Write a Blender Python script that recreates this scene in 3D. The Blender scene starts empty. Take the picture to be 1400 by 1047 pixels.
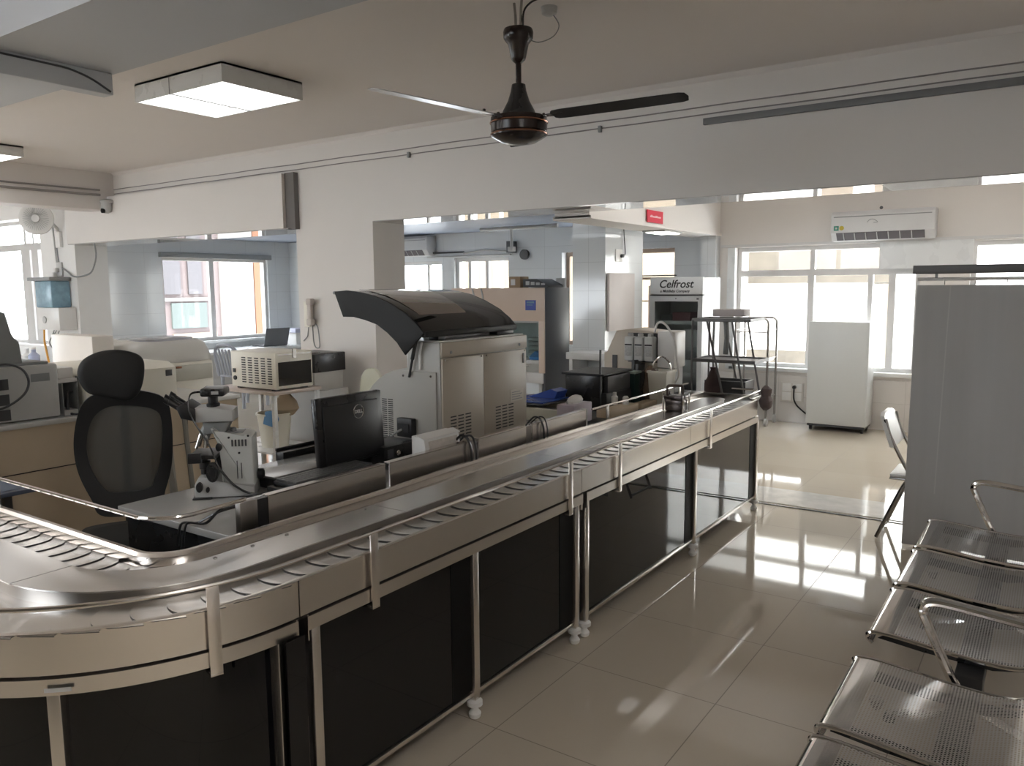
import bpy, bmesh, math, random
from mathutils import Vector, Matrix
random.seed(4)
SC = bpy.context.scene
COL = SC.collection
PI = math.pi
R = math.radians

# ------------------------------------------------------------------ materials
MATS = {}
def mat(name, base, rough=0.5, metal=0.0, var=0.06, scale=6.0, rvar=0.05, spec=0.5, stretch=None, coat=0.0, bump=0.0):
    """principled surface with procedural colour and gloss variation"""
    if name in MATS: return MATS[name]
    m = bpy.data.materials.new(name); m.use_nodes = True
    nt = m.node_tree; n = nt.nodes; l = nt.links
    b = n['Principled BSDF']
    tc = n.new('ShaderNodeTexCoord'); mp = n.new('ShaderNodeMapping')
    if stretch: mp.inputs['Scale'].default_value = stretch
    ns = n.new('ShaderNodeTexNoise'); ns.inputs['Scale'].default_value = scale; ns.inputs['Detail'].default_value = 4
    l.new(tc.outputs['Object'], mp.inputs['Vector']); l.new(mp.outputs['Vector'], ns.inputs['Vector'])
    rp = n.new('ShaderNodeMix'); rp.data_type = 'RGBA'
    c0 = [max(0, c*(1-var)) for c in base]; c1 = [min(1, c*(1+var)) for c in base]
    rp.inputs[6].default_value = (*c0, 1); rp.inputs[7].default_value = (*c1, 1)
    l.new(ns.outputs['Fac'], rp.inputs[0]); l.new(rp.outputs[2], b.inputs['Base Color'])
    mr = n.new('ShaderNodeMapRange')
    mr.inputs['To Min'].default_value = max(0.0, rough-rvar); mr.inputs['To Max'].default_value = min(1, rough+rvar)
    l.new(ns.outputs['Fac'], mr.inputs['Value']); l.new(mr.outputs['Result'], b.inputs['Roughness'])
    b.inputs['Metallic'].default_value = metal
    b.inputs['Specular IOR Level'].default_value = spec
    b.inputs['Coat Weight'].default_value = coat
    if bump:
        bp = n.new('ShaderNodeBump'); bp.inputs['Strength'].default_value = bump; bp.inputs['Distance'].default_value = 0.01
        l.new(ns.outputs['Fac'], bp.inputs['Height']); l.new(bp.outputs['Normal'], b.inputs['Normal'])
    MATS[name] = m
    return m

def tile_mat(name, base, grout, size, rough, gap=0.004, axes='XY', offset=(0, 0), var=0.05, nscale=2.0):
    """square tiles with thin joints, laid out in world metres"""
    if name in MATS: return MATS[name]
    m = bpy.data.materials.new(name); m.use_nodes = True
    nt = m.node_tree; n = nt.nodes; l = nt.links; b = n['Principled BSDF']
    geo = n.new('ShaderNodeNewGeometry'); sep = n.new('ShaderNodeSeparateXYZ'); l.new(geo.outputs['Position'], sep.inputs[0])
    def line(sock, sz, off):
        a = n.new('ShaderNodeMath'); a.operation = 'SUBTRACT'; a.inputs[1].default_value = off; l.new(sock, a.inputs[0])
        d = n.new('ShaderNodeMath'); d.operation = 'DIVIDE'; d.inputs[1].default_value = sz; l.new(a.outputs[0], d.inputs[0])
        f = n.new('ShaderNodeMath'); f.operation = 'FRACT'; l.new(d.outputs[0], f.inputs[0])
        c = n.new('ShaderNodeMath'); c.operation = 'LESS_THAN'; c.inputs[1].default_value = gap/sz; l.new(f.outputs[0], c.inputs[0])
        fl = n.new('ShaderNodeMath'); fl.operation = 'FLOOR'; l.new(d.outputs[0], fl.inputs[0])
        return c.outputs[0], fl.outputs[0]
    lines = []; cells = []
    for k, ax in enumerate(axes):
        s = size[k] if isinstance(size, tuple) else size
        a, c = line(sep.outputs[ax], s, offset[k]); lines.append(a); cells.append(c)
    mx = n.new('ShaderNodeMath'); mx.operation = 'MAXIMUM'; l.new(lines[0], mx.inputs[0]); l.new(lines[-1], mx.inputs[1])
    cv = n.new('ShaderNodeCombineXYZ'); l.new(cells[0], cv.inputs[0]); l.new(cells[-1], cv.inputs[1])
    wn = n.new('ShaderNodeTexWhiteNoise'); l.new(cv.outputs[0], wn.inputs['Vector'])
    ns = n.new('ShaderNodeTexNoise'); ns.inputs['Scale'].default_value = nscale; ns.inputs['Detail'].default_value = 5
    l.new(geo.outputs['Position'], ns.inputs['Vector'])
    av = n.new('ShaderNodeMath'); av.operation = 'ADD'; l.new(wn.outputs['Value'], av.inputs[0]); l.new(ns.outputs['Fac'], av.inputs[1])
    hv = n.new('ShaderNodeMath'); hv.operation = 'MULTIPLY'; hv.inputs[1].default_value = .5; l.new(av.outputs[0], hv.inputs[0])
    mc = n.new('ShaderNodeMix'); mc.data_type = 'RGBA'
    mc.inputs[6].default_value = (*[c*(1-var) for c in base], 1); mc.inputs[7].default_value = (*[min(1, c*(1+var)) for c in base], 1)
    l.new(hv.outputs[0], mc.inputs[0])
    mg = n.new('ShaderNodeMix'); mg.data_type = 'RGBA'; mg.inputs[7].default_value = (*grout, 1)
    l.new(mx.outputs[0], mg.inputs[0]); l.new(mc.outputs[2], mg.inputs[6]); l.new(mg.outputs[2], b.inputs['Base Color'])
    rr = n.new('ShaderNodeMapRange'); rr.inputs['To Min'].default_value = rough; rr.inputs['To Max'].default_value = .6
    l.new(mx.outputs[0], rr.inputs['Value']); l.new(rr.outputs['Result'], b.inputs['Roughness'])
    MATS[name] = m
    return m

def glass_mat(name, tint=(1, 1, 1), gloss=0.08, rough=0.0, alpha=None):
    """thin pane: mostly see-through with a mirror part"""
    if name in MATS: return MATS[name]
    m = bpy.data.materials.new(name); m.use_nodes = True
    nt = m.node_tree; n = nt.nodes; l = nt.links; n.remove(n['Principled BSDF'])
    t = n.new('ShaderNodeBsdfTransparent'); t.inputs['Color'].default_value = (*tint, 1)
    g = n.new('ShaderNodeBsdfGlossy'); g.inputs['Roughness'].default_value = rough
    fr = n.new('ShaderNodeFresnel'); fr.inputs['IOR'].default_value = 1.45
    ge = n.new('ShaderNodeNewGeometry'); sb = n.new('ShaderNodeMath'); sb.operation = 'SUBTRACT'; sb.use_clamp = True
    l.new(fr.outputs[0], sb.inputs[0]); l.new(ge.outputs['Backfacing'], sb.inputs[1])
    mx = n.new('ShaderNodeMixShader'); l.new(sb.outputs[0], mx.inputs[0]); l.new(t.outputs[0], mx.inputs[1]); l.new(g.outputs[0], mx.inputs[2])
    l.new(mx.outputs[0], n['Material Output'].inputs['Surface'])
    MATS[name] = m
    return m

def emit_mat(name, color, strength):
    if name in MATS: return MATS[name]
    m = bpy.data.materials.new(name); m.use_nodes = True
    n = m.node_tree.nodes; b = n['Principled BSDF']
    b.inputs['Base Color'].default_value = (.8, .8, .8, 1)
    b.inputs['Emission Color'].default_value = (*color, 1); b.inputs['Emission Strength'].default_value = strength
    MATS[name] = m
    return m

def dots_mat(name, base, pitch, hole, rough=.25, metal=1.0, axes=(0, 1)):
    """perforated sheet: staggered round holes cut with transparency, in object space"""
    if name in MATS: return MATS[name]
    m = bpy.data.materials.new(name); m.use_nodes = True
    nt = m.node_tree; n = nt.nodes; l = nt.links; b = n['Principled BSDF']
    b.inputs['Base Color'].default_value = (*base, 1); b.inputs['Roughness'].default_value = rough; b.inputs['Metallic'].default_value = metal
    uv = n.new('ShaderNodeUVMap'); uv.uv_map = 'sheet'
    def cell(off):
        a = n.new('ShaderNodeVectorMath'); a.operation = 'ADD'; a.inputs[1].default_value = off; l.new(uv.outputs[0], a.inputs[0])
        s = n.new('ShaderNodeVectorMath'); s.operation = 'DIVIDE'; s.inputs[1].default_value = (pitch, pitch*1.732, 1); l.new(a.outputs[0], s.inputs[0])
        f = n.new('ShaderNodeVectorMath'); f.operation = 'FRACTION'; l.new(s.outputs[0], f.inputs[0])
        c = n.new('ShaderNodeVectorMath'); c.operation = 'SUBTRACT'; c.inputs[1].default_value = (.5, .5, 0); l.new(f.outputs[0], c.inputs[0])
        k = n.new('ShaderNodeVectorMath'); k.operation = 'MULTIPLY'; k.inputs[1].default_value = (pitch, pitch*1.732, 0); l.new(c.outputs[0], k.inputs[0])
        d = n.new('ShaderNodeVectorMath'); d.operation = 'LENGTH'; l.new(k.outputs[0], d.inputs[0])
        return d.outputs['Value']
    mn = n.new('ShaderNodeMath'); mn.operation = 'MINIMUM'
    l.new(cell((0, 0, 0)), mn.inputs[0]); l.new(cell((pitch/2, pitch*.866, 0)), mn.inputs[1])
    gt = n.new('ShaderNodeMath'); gt.operation = 'GREATER_THAN'; gt.inputs[1].default_value = hole/2; l.new(mn.outputs[0], gt.inputs[0])
    l.new(gt.outputs[0], b.inputs['Alpha'])
    MATS[name] = m
    return m

PAINT = mat('wall_paint', (.70, .665, .63), .55, var=.03, scale=1.5)
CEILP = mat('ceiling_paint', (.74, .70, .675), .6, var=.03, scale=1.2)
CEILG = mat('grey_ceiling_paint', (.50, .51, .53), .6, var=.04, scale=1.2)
FLOOR = tile_mat('cream_floor_tile', (.54, .475, .385), (.24, .20, .16), .605, .045, .004, 'XY', (-1.6, 2.2), .05)
TILEX = tile_mat('white_wall_tile_x', (.66, .68, .69), (.42, .43, .44), (.6, .3), .10, .003, 'XZ', (.1, .05), .03)
TILEY = tile_mat('white_wall_tile_y', (.66, .68, .69), (.42, .43, .44), (.6, .3), .10, .003, 'YZ', (.1, .05), .03)
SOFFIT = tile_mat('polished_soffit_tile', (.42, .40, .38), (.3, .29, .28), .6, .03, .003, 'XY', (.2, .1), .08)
MARBLE = mat('pale_marble', (.62, .60, .57), .08, var=.25, scale=9)
BLACKLINE = mat('black_granite', (.03, .03, .03), .15)
STEEL = mat('brushed_steel', (.74, .73, .72), .24, 1.0, var=.015, scale=3, rvar=.03)
STEELF = mat('satin_steel_fascia', (.75, .71, .67), .26, 1.0, var=.01, scale=3, rvar=.008)
STEELP = mat('conveyor_plate_steel', (.84, .82, .80), .24, 1.0, var=.03, scale=9, rvar=.04)
CHROME = mat('polished_chrome', (.72, .70, .68), .08, 1.0, rvar=.03)
DARKCH = mat('dark_chrome', (.35, .34, .33), .15, 1.0, rvar=.05)
BLACKGL = mat('black_gloss_panel', (.005, .005, .006), .02, 0, rvar=.01, spec=.4)
BLACKP = mat('black_plastic', (.012, .012, .013), .42, rvar=.08)
BLACKS = mat('black_satin', (.018, .018, .019), .28, rvar=.06)
DGREY = mat('dark_grey_plastic', (.06, .062, .066), .4)
GREYP = mat('grey_plastic', (.25, .26, .26), .45)
LGREY = mat('light_grey_plastic', (.48, .48, .47), .4)
CREAM = mat('cream_plastic', (.74, .71, .62), .38, var=.03)
BEIGE = mat('beige_sheet_metal', (.44, .39, .32), .42, var=.03)
GREIGE = mat('grey_beige_sheet_metal', (.40, .39, .36), .42, var=.03)
WHITEP = mat('white_plastic', (.74, .73, .71), .32, var=.03)
WHITEM = mat('white_enamel', (.72, .73, .73), .28, var=.02)
ALU = mat('white_aluminium_frame', (.62, .61, .60), .4, var=.03)
ALUG = mat('grey_aluminium', (.45, .46, .47), .32, .6)
GLASS = glass_mat('window_glass')
LEDON = emit_mat('led_diffuser', (1.0, .98, .96), 1.2)
LEDFILL = emit_mat('fill_led_diffuser', (1.0, .98, .96), 7.0)  # glow of the unseen ceiling lights added as fill
BROWNP = mat('brown_laminate', (.55, .45, .33), .35, var=.10, scale=4)
CARDB = mat('cardboard', (.42, .29, .18), .7, var=.12)
BLUE = mat('blue_film', (.05, .10, .38), .25)
LBLUE = mat('pale_blue_plastic', (.22, .36, .45), .25, var=.35, scale=14)
YELLOW = mat('yellow_orange_plastic', (.75, .36, .05), .4)
RED = mat('red_sign_face', (.62, .03, .06), .4)
PAPER = mat('white_paper', (.75, .74, .72), .7)
CURT = mat('grey_curtain_cloth', (.47, .47, .47), .8, var=.06, scale=3, stretch=(8, 8, .3))
CURTD = mat('dark_grey_rail', (.10, .095, .095), .4)
MESHF = mat('black_mesh_fabric', (.02, .02, .02), .7)
GREEN = mat('dark_green_card', (.015, .045, .04), .4)
LGREEN = mat('pale_green_edge', (.42, .52, .48), .45)
BROWN = mat('dark_brown_cloth', (.07, .045, .045), .8, var=.2)
FANBR = mat('dark_brown_enamel', (.022, .014, .012), .22, var=.2)
FANBL = mat('matt_dark_blade', (.010, .009, .009), .6, spec=.25)
COPPER = mat('copper_ring', (.35, .16, .10), .22, .9)
LITBL = mat('lit_blade', (.55, .55, .54), .3, .7)  # brighter copy of the blade colour, standing for light on one blade
GLASSD = mat('dark_smoked_cover', (.012, .012, .013), .05)
STEELD = mat('dull_steel', (.34, .32, .30), .3, 1.0, var=.03)
TANW = mat('tan_pouch', (.50, .40, .28), .6, var=.15)

# ------------------------------------------------------------------ mesh builder
class MB:
    def __init__(s): s.bm = bmesh.new(); s.m = 0
    def _f(s, vs):
        try:
            f = s.bm.faces.new(vs); f.material_index = s.m; return f
        except ValueError: return None
    def box(s, x0, x1, y0, y1, z0, z1, bev=0.0, seg=2):
        v = [s.bm.verts.new((x, y, z)) for z in (z0, z1) for y in (y0, y1) for x in (x0, x1)]
        fs = [s._f([v[i] for i in q]) for q in ((0, 2, 3, 1), (4, 5, 7, 6), (0, 1, 5, 4), (2, 6, 7, 3), (0, 4, 6, 2), (1, 3, 7, 5))]
        if bev > 0:
            es = list({e for f in fs for e in f.edges})
            bmesh.ops.bevel(s.bm, geom=es, offset=bev, segments=seg, profile=.5, affect='EDGES', material=s.m)
        return s
    def prism(s, poly, axis, a0, a1, bev=0.0):
        """polygon in the two other axes (in x,y,z order) pushed along axis"""
        def P(p, a):
            if axis == 'x': return (a, p[0], p[1])
            if axis == 'y': return (p[0], a, p[1])
            return (p[0], p[1], a)
        A = [s.bm.verts.new(P(p, a0)) for p in poly]; B = [s.bm.verts.new(P(p, a1)) for p in poly]
        n = len(poly); fs = [s._f(A[::-1]), s._f(B)]
        for i in range(n): fs.append(s._f([A[i], A[(i+1) % n], B[(i+1) % n], B[i]]))
        if bev > 0:
            es = list({e for f in fs[:2] if f for e in f.edges})
            bmesh.ops.bevel(s.bm, geom=es, offset=bev, segments=2, profile=.5, affect='EDGES', material=s.m)
        return s
    def tube(s, pts, r, seg=8, closed=False, cap=True):
        pts = [Vector(p) for p in pts]
        if len(pts) > 3 and not closed and not isinstance(r, (list, tuple)) and len(pts) < 20:   # round the bends
            out = []
            for i in range(len(pts)-1):
                p0 = pts[max(0, i-1)]; p1 = pts[i]; p2 = pts[i+1]; p3 = pts[min(len(pts)-1, i+2)]
                a = (p2-p0)*.5; b = (p3-p1)*.5; L = (p2-p1).length
                if a.length > L: a = a.normalized()*L
                if b.length > L: b = b.normalized()*L
                for k in range(5):
                    t = k/5; out.append(p1*(2*t**3-3*t*t+1)+a*(t**3-2*t*t+t)+p2*(-2*t**3+3*t*t)+b*(t**3-t*t))
            pts = out+[pts[-1]]
        n = len(pts); rings = []
        rr = r if isinstance(r, (list, tuple)) else [r]*n
        nrm = None
        for i, p in enumerate(pts):
            a = pts[i-1] if (i > 0 or closed) else p; b = pts[(i+1) % n] if (i < n-1 or closed) else p
            t = (b-a)
            if t.length < 1e-9: t = Vector((0, 0, 1))
            t.normalize()
            if nrm is None:
                h = Vector((0, 0, 1)) if abs(t.z) < .9 else Vector((1, 0, 0)); nrm = t.cross(h).normalized()
            nrm = (nrm - t*nrm.dot(t)); nrm.normalize(); bn = t.cross(nrm)
            rings.append([s.bm.verts.new(p + (nrm*math.cos(2*PI*k/seg)+bn*math.sin(2*PI*k/seg))*rr[i]) for k in range(seg)])
        m = n if closed else n-1
        for i in range(m):
            A, B = rings[i], rings[(i+1) % n]
            for k in range(seg): s._f([A[k], A[(k+1) % seg], B[(k+1) % seg], B[k]])
        if cap and not closed: s._f(rings[0][::-1]); s._f(rings[-1])
        return s
    def cyl(s, p0, p1, r, r2=None, seg=16):
        return s.tube([p0, p1], [r, r if r2 is None else r2], seg)
    def lathe(s, c, prof, seg=24, axis='z'):
        """profile of (radius, height) turned about an axis through c"""
        rings = []
        for (r, h) in prof:
            ring = []
            for k in range(seg):
                a = 2*PI*k/seg; u, w = r*math.cos(a), r*math.sin(a)
                d = (u, w, h) if axis == 'z' else ((h, u, w) if axis == 'x' else (u, h, w))
                ring.append(s.bm.verts.new((c[0]+d[0], c[1]+d[1], c[2]+d[2])))
            rings.append(ring)
        for A, B in zip(rings, rings[1:]):
            for k in range(seg): s._f([A[k], A[(k+1) % seg], B[(k+1) % seg], B[k]])
        s._f(rings[0][::-1]); s._f(rings[-1])
        return s
    def loft(s, sections, closed=True, cap=True):
        rs = [[s.bm.verts.new(p) for p in sec] for sec in sections]
        n = len(rs[0])
        for A, B in zip(rs, rs[1:]):
            for k in range(n if closed else n-1): s._f([A[k], A[(k+1) % n], B[(k+1) % n], B[k]])
        if cap and closed: s._f(rs[0][::-1]); s._f(rs[-1])
        return s
    def sweep(s, path, prof):
        """closed (offset to the left of travel, z) profile along an xy path"""
        secs = []; n = len(path)
        for i, p in enumerate(path):
            a = path[max(0, i-1)]; b = path[min(n-1, i+1)]
            t = Vector((b[0]-a[0], b[1]-a[1])).normalized(); nl = Vector((-t.y, t.x))
            k = 1.0
            if 0 < i < n-1:
                t1 = Vector((p[0]-a[0], p[1]-a[1])).normalized(); k = 1/max(.5, abs(Vector((-t1.y, t1.x)).dot(nl)))
            secs.append([(p[0]+nl.x*o*k, p[1]+nl.y*o*k, z) for o, z in prof])
        return s.loft(secs)
    def rotate(s, ang, axis, c=(0, 0, 0)):
        bmesh.ops.rotate(s.bm, verts=s.bm.verts[:], cent=c, matrix=Matrix.Rotation(ang, 3, axis)); return s
    def move(s, d):
        bmesh.ops.translate(s.bm, verts=s.bm.verts[:], vec=d); return s

def wloc(o):
    v = Vector((0, 0, 0))
    while o is not None: v += o.location; o = o.parent
    return v

def obj(name, mb, mats, parent=None, smooth=30, loc=None):
    me = bpy.data.meshes.new(name)
    org = wloc(parent) if parent is not None else Vector(loc or (0, 0, 0))
    bmesh.ops.recalc_face_normals(mb.bm, faces=mb.bm.faces[:])
    if org.length: bmesh.ops.translate(mb.bm, verts=mb.bm.verts[:], vec=-org)
    mb.bm.to_mesh(me); mb.bm.free()
    for m in (mats if isinstance(mats, (list, tuple)) else [mats]): me.materials.append(m)
    if smooth:
        me.polygons.foreach_set('use_smooth', [True]*len(me.polygons))
        me.set_sharp_from_angle(angle=R(smooth))
    o = bpy.data.objects.new(name, me); COL.objects.link(o)
    if parent is not None: o.parent = parent
    elif loc is not None: o.location = loc
    return o

def tag(o, label, cat, group=None):
    o['label'] = label; o['category'] = cat
    if group: o['group'] = group
    return o

def thing(name, label, cat, loc=(0, 0, 0), group=None):
    o = bpy.data.objects.new(name, None); o.empty_display_size = .1; COL.objects.link(o)
    o.location = loc
    return tag(o, label, cat, group)

def struct(name, mb, mats, parent=None, label=None, smooth=0):
    o = obj(name, mb, mats, parent, smooth)
    if parent is None: o['kind'] = 'structure'
    if label: o['label'] = label
    return o

def copy_tree(o, parent=None):
    c = o.copy(); COL.objects.link(c)
    if parent is not None: c.parent = parent
    for ch in list(o.children): copy_tree(ch, c)
    return c

def arc(cx, cy, r, a0, a1, n):
    return [(cx+r*math.cos(R(a0+(a1-a0)*i/n)), cy+r*math.sin(R(a0+(a1-a0)*i/n))) for i in range(n+1)]

def text_mesh(name, body, size, m, parent, loc, rot, shear=0.0, extrude=.001, align='CENTER', space=1.0, bold=0.0):
    cu = bpy.data.curves.new(name, 'FONT'); cu.body = body; cu.size = size; cu.shear = shear; cu.extrude = extrude
    cu.align_x = align; cu.align_y = 'CENTER'; cu.space_character = space; cu.offset = bold
    t = bpy.data.objects.new(name, cu); COL.objects.link(t)
    bpy.context.view_layer.update()
    me = bpy.data.meshes.new_from_object(t.evaluated_get(bpy.context.evaluated_depsgraph_get()))
    bpy.data.objects.remove(t); bpy.data.curves.remove(cu)
    me.materials.clear(); me.materials.append(m)
    M = Matrix.Translation(loc) @ rot
    me.transform(M)
    if parent is not None: me.transform(Matrix.Translation(-wloc(parent)))
    o = bpy.data.objects.new(name, me); COL.objects.link(o)
    if parent is not None: o.parent = parent
    return o
# text lying in a wall that faces -y, and one that faces +x
FACE_MY = Matrix.Rotation(PI/2, 4, 'X')
FACE_PX = Matrix.Rotation(PI/2, 4, 'Z') @ Matrix.Rotation(PI/2, 4, 'X')
# ------------------------------------------------------------------ the room
CE = 3.09
mb = MB(); mb.box(-14.7, 1.7, -3.2, 9.6, -.12, 0); struct('floor', mb, FLOOR)
mb = MB(); mb.box(-14.7, 1.7, -3.2, 5.9, CE, CE+.15); struct('ceiling', mb, CEILP)
mb = MB(); mb.box(-3.6, 1.7, 5.9, 9.6, CE, CE+.15); struct('ceiling_back_right', mb, CEILP)
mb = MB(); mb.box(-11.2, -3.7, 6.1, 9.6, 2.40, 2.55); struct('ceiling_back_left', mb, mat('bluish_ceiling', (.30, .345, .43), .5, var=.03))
# stone threshold below the beam
mb = MB(); mb.box(-2.6, 1.5, 5.78, 6.22, 0, .004); struct('trim_1', mb, MARBLE, label='pale marble threshold strip in the floor')
mb = MB(); mb.box(-2.6, 1.5, 5.72, 5.745, 0, .005); struct('trim_2', mb, BLACKLINE, label='thin black stone line in the floor')

def wall_boxes(mb, axis, t0, t1, a0, a1, z1, openings, z0=0.0):
    """wall of thickness t0..t1 running a0..a1 with rectangular openings (a, b, zlo, zhi)"""
    def B(p, q, zl, zh):
        if q-p < 1e-4 or zh-zl < 1e-4: return
        if axis == 'x': mb.box(p, q, t0, t1, zl, zh)
        else: mb.box(t0, t1, p, q, zl, zh)
    c = a0
    for (p, q, zl, zh) in sorted(openings):
        B(c, p, z0, z1); B(p, q, z0, zl); B(p, q, zh, z1); c = q
    B(c, a1, z0, z1)

# openings of the back wall
OW = {1: (-8.66, -7.74, .80, 2.0), 2: (-7.5, -6.5, .80, 2.03), 3: (-5.62, -4.75, .8, 2.06), 4: (-4.56, -3.98, .85, 2.07),
      5: (-3.2, -1.22, .63, 2.04), 6: (-.76, .7, .63, 2.03)}
mb = MB(); wall_boxes(mb, 'x', 9.4, 9.6, -11.4, -3.4, 3.2, [OW[k] for k in (1, 2, 3, 4)]); struct('wall_back_left', mb, TILEX)
mb = MB(); wall_boxes(mb, 'x', 9.4, 9.6, -3.4, 1.7, 3.2, [OW[k] for k in (5, 6)]); struct('wall_back', mb, PAINT)
mb = MB(); mb.box(-3.38, 1.48, 9.385, 9.4, 0, .55); struct('trim_3', mb, tile_mat('white_dado_tile', (.66, .63, .60), (.45, .43, .4), (.45, .3), .12, .003, 'XZ', (.05, 0), .04))
mb = MB(); mb.box(-11.4, -11.2, 6.15, 6.97, 0, 2.5); mb.box(-11.4, -11.2, 8.93, 9.5, 0, 2.5)
mb.box(-11.4, -11.2, 6.97, 8.93, 0, .79); mb.box(-11.4, -11.2, 6.97, 8.93, 2.13, 2.5); struct('wall_left_lab', mb, TILEY)
# beam wall: columns, header, solid far-left part with its window
mb = MB(); wall_boxes(mb, 'x', 5.7, 6.15, -14.6, -11.2, CE, [(-14.3, -12.15, .80, 2.66)]); struct('wall_far_left', mb, mat('white_paint', (.78, .77, .75), .5, var=.02))
mb = MB(); mb.box(-11.2, 1.6, 5.7, 6.15, 2.25, CE); struct('wall_beam', mb, PAINT)
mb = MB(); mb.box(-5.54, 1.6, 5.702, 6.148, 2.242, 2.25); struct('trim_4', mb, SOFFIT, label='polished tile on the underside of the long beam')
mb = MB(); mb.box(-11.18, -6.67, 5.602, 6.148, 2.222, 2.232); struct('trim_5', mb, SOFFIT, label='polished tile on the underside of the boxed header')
mb = MB(); mb.box(-6.66, -5.55, 5.7, 6.15, 0, 2.25); struct('wall_column', mb, PAINT, label='wide painted column beside the desk with the wall phone')
mb = MB(); mb.box(-11.2, -6.74, 5.6, 5.7, 2.232, 2.79); struct('trim_6', mb, PAINT, label='boxed header over the left opening')
mb = MB(); mb.box(-6.74, -6.60, 5.64, 5.7, 2.22, 2.80); struct('trim_7', mb, mat('dark_end_face', (.16, .15, .14), .6))  # end strip coloured darker than the header front
# beam over the left part and beam carrying the red sign
mb = MB(); mb.box(-10.5, -10.12, -3.0, 5.7, 2.62, CE); struct('trim_8', mb, CEILP, label='ceiling beam over the left part of the hall')
mb = MB(); mb.box(-3.75, -3.4, 6.15, 9.4, 2.2, CE); struct('trim_9', mb, PAINT, label='beam carrying the small red sign')
mb = MB(); mb.box(-3.77, -3.385, 6.15, 9.4, 2.185, 2.215); struct('trim_10', mb, PAINT)
mb = MB(); mb.box(-3.58, -3.40, 9.25, 9.4, 0, 2.2); struct('trim_11', mb, TILEX)
# wide ceiling beam with a small downstand near the camera
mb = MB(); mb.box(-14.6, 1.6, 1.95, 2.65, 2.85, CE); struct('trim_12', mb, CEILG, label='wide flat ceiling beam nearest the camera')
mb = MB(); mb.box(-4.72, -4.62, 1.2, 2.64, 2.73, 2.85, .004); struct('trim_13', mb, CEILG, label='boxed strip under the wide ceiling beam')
mb = MB(); mb.tube([(-4.612, 1.3, 2.83), (-4.612, 2.35, 2.828), (-4.612, 2.5, 2.80), (-4.612, 2.62, 2.745)], .006, 6); struct('trim_14', mb, DGREY)
# cornice along the beam
mb = MB(); mb.prism([(5.7, 3.06), (5.66, 3.09), (5.7, 3.09)], 'x', -10.1, 1.6); struct('trim_15', mb, CEILP)
# column in the back room
mb = MB(); mb.box(-4.29, -3.9, 7.4, 8.3, 0, 2.40); struct('wall_stub', mb, [TILEX], label='white tiled column behind the black cabinet')
# outer shell behind and beside the camera
mb = MB(); wall_boxes(mb, 'x', -3.2, -3.0, -14.7, 1.7, CE, [(-12.6, -8.8, .4, 1.8), (-6.4, -3.2, 1.9, 2.9)]); struct('wall_front', mb, mat('darkened_wall', (.22, .21, .18), .6))  # unseen wall, painted dark so the steel fascia reflects less light
mb = MB(); mb.box(1.5, 1.7, -3.2, 9.6, 0, 3.2); struct('wall_right', mb, PAINT)
mb = MB(); wall_boxes(mb, 'y', -14.7, -14.5, -3.2, 5.7, CE, [(1.5, 3.0, .9, 2.2)]); struct('wall_left', mb, PAINT)

# ------------------------------------------------------------------ windows
def window(n, plane, c, a0, a1, z0, z1, vbars=(), hbars=(), panes=None, fw=.05, depth=.07, frame=ALU):
    """frame, mullions and one glass sheet per opening; c is the middle of the frame in the wall's thickness"""
    mb = MB()
    def B(m, p, q, zl, zh, d0=-depth/2, d1=depth/2):
        if plane == 'y': m.box(p, q, c+d0, c+d1, zl, zh)
        else: m.box(c+d0, c+d1, p, q, zl, zh)
    B(mb, a0, a0+fw, z0, z1); B(mb, a1-fw, a1, z0, z1); B(mb, a0+fw, a1-fw, z0, z0+fw); B(mb, a0+fw, a1-fw, z1-fw, z1)
    w = struct('window_%d' % n, mb, frame)
    for (p, q, zl, zh) in vbars:
        m = MB(); B(m, p, q, zl, zh, -depth*.45, depth*.45); obj('mullion', m, frame, w, 0)
    for (p, q, zl, zh) in hbars:
        m = MB(); B(m, p, q, zl, zh, -depth*.48, depth*.48); obj('transom', m, frame, w, 0)
    for (p, q, zl, zh) in (panes or [(a0+fw, a1-fw, z0+fw, z1-fw)]):
        m = MB(); B(m, p, q, zl, zh, -.003, .003); obj('pane', m, GLASS, w, 0)
    return w
window(1, 'y', 9.5, -8.66, -7.74, .8, 2.0, [(-8.08, -8.04, .85, 1.95)])
window(2, 'y', 9.5, -7.5, -6.5, .8, 2.03, [(-7.28, -7.23, .85, 1.98), (-6.96, -6.91, .85, 1.98)])
window(3, 'y', 9.56, -5.62, -4.75, .8, 2.06, [(-5.36, -5.32, .85, 2.0)], frame=mat('brown_aluminium', (.30, .22, .17), .4))
window(4, 'y', 9.55, -4.56, -3.98, .85, 2.07, [], [(-4.5, -4.02, 1.68, 1.71)], frame=MATS['brown_aluminium'])
w = window(5, 'y', 9.5, -3.2, -1.22, .63, 2.04,
       [(-2.38, -2.31, .68, 1.70), (-1.74, -1.69, .68, 1.70), (-1.53, -1.46, .68, 1.70), (-2.36, -2.31, 1.77, 2.0)],
       [(-3.15, -1.27, 1.70, 1.77)], [(-3.15, -2.38, .68, 1.70), (-2.31, -1.74, .68, 1.70), (-1.69, -1.53, .68, 1.70), (-1.46, -1.27, .68, 1.70), (-3.15, -2.36, 1.77, 1.99), (-2.31, -1.62, 1.77, 1.99)])
m = MB(); m.box(-1.615, -1.27, 9.47, 9.53, 1.77, 1.99); obj('panel', m, WHITEM, w, 0)
m = MB(); m.box(-3.25, -1.18, 9.36, 9.47, .59, .635, .005); obj('sill', m, WHITEM, w)
window(6, 'y', 9.5, -.76, .7, .63, 2.03, [(-.1, -.05, .68, 1.70)], [(-.71, .65, 1.70, 1.77)])
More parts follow.
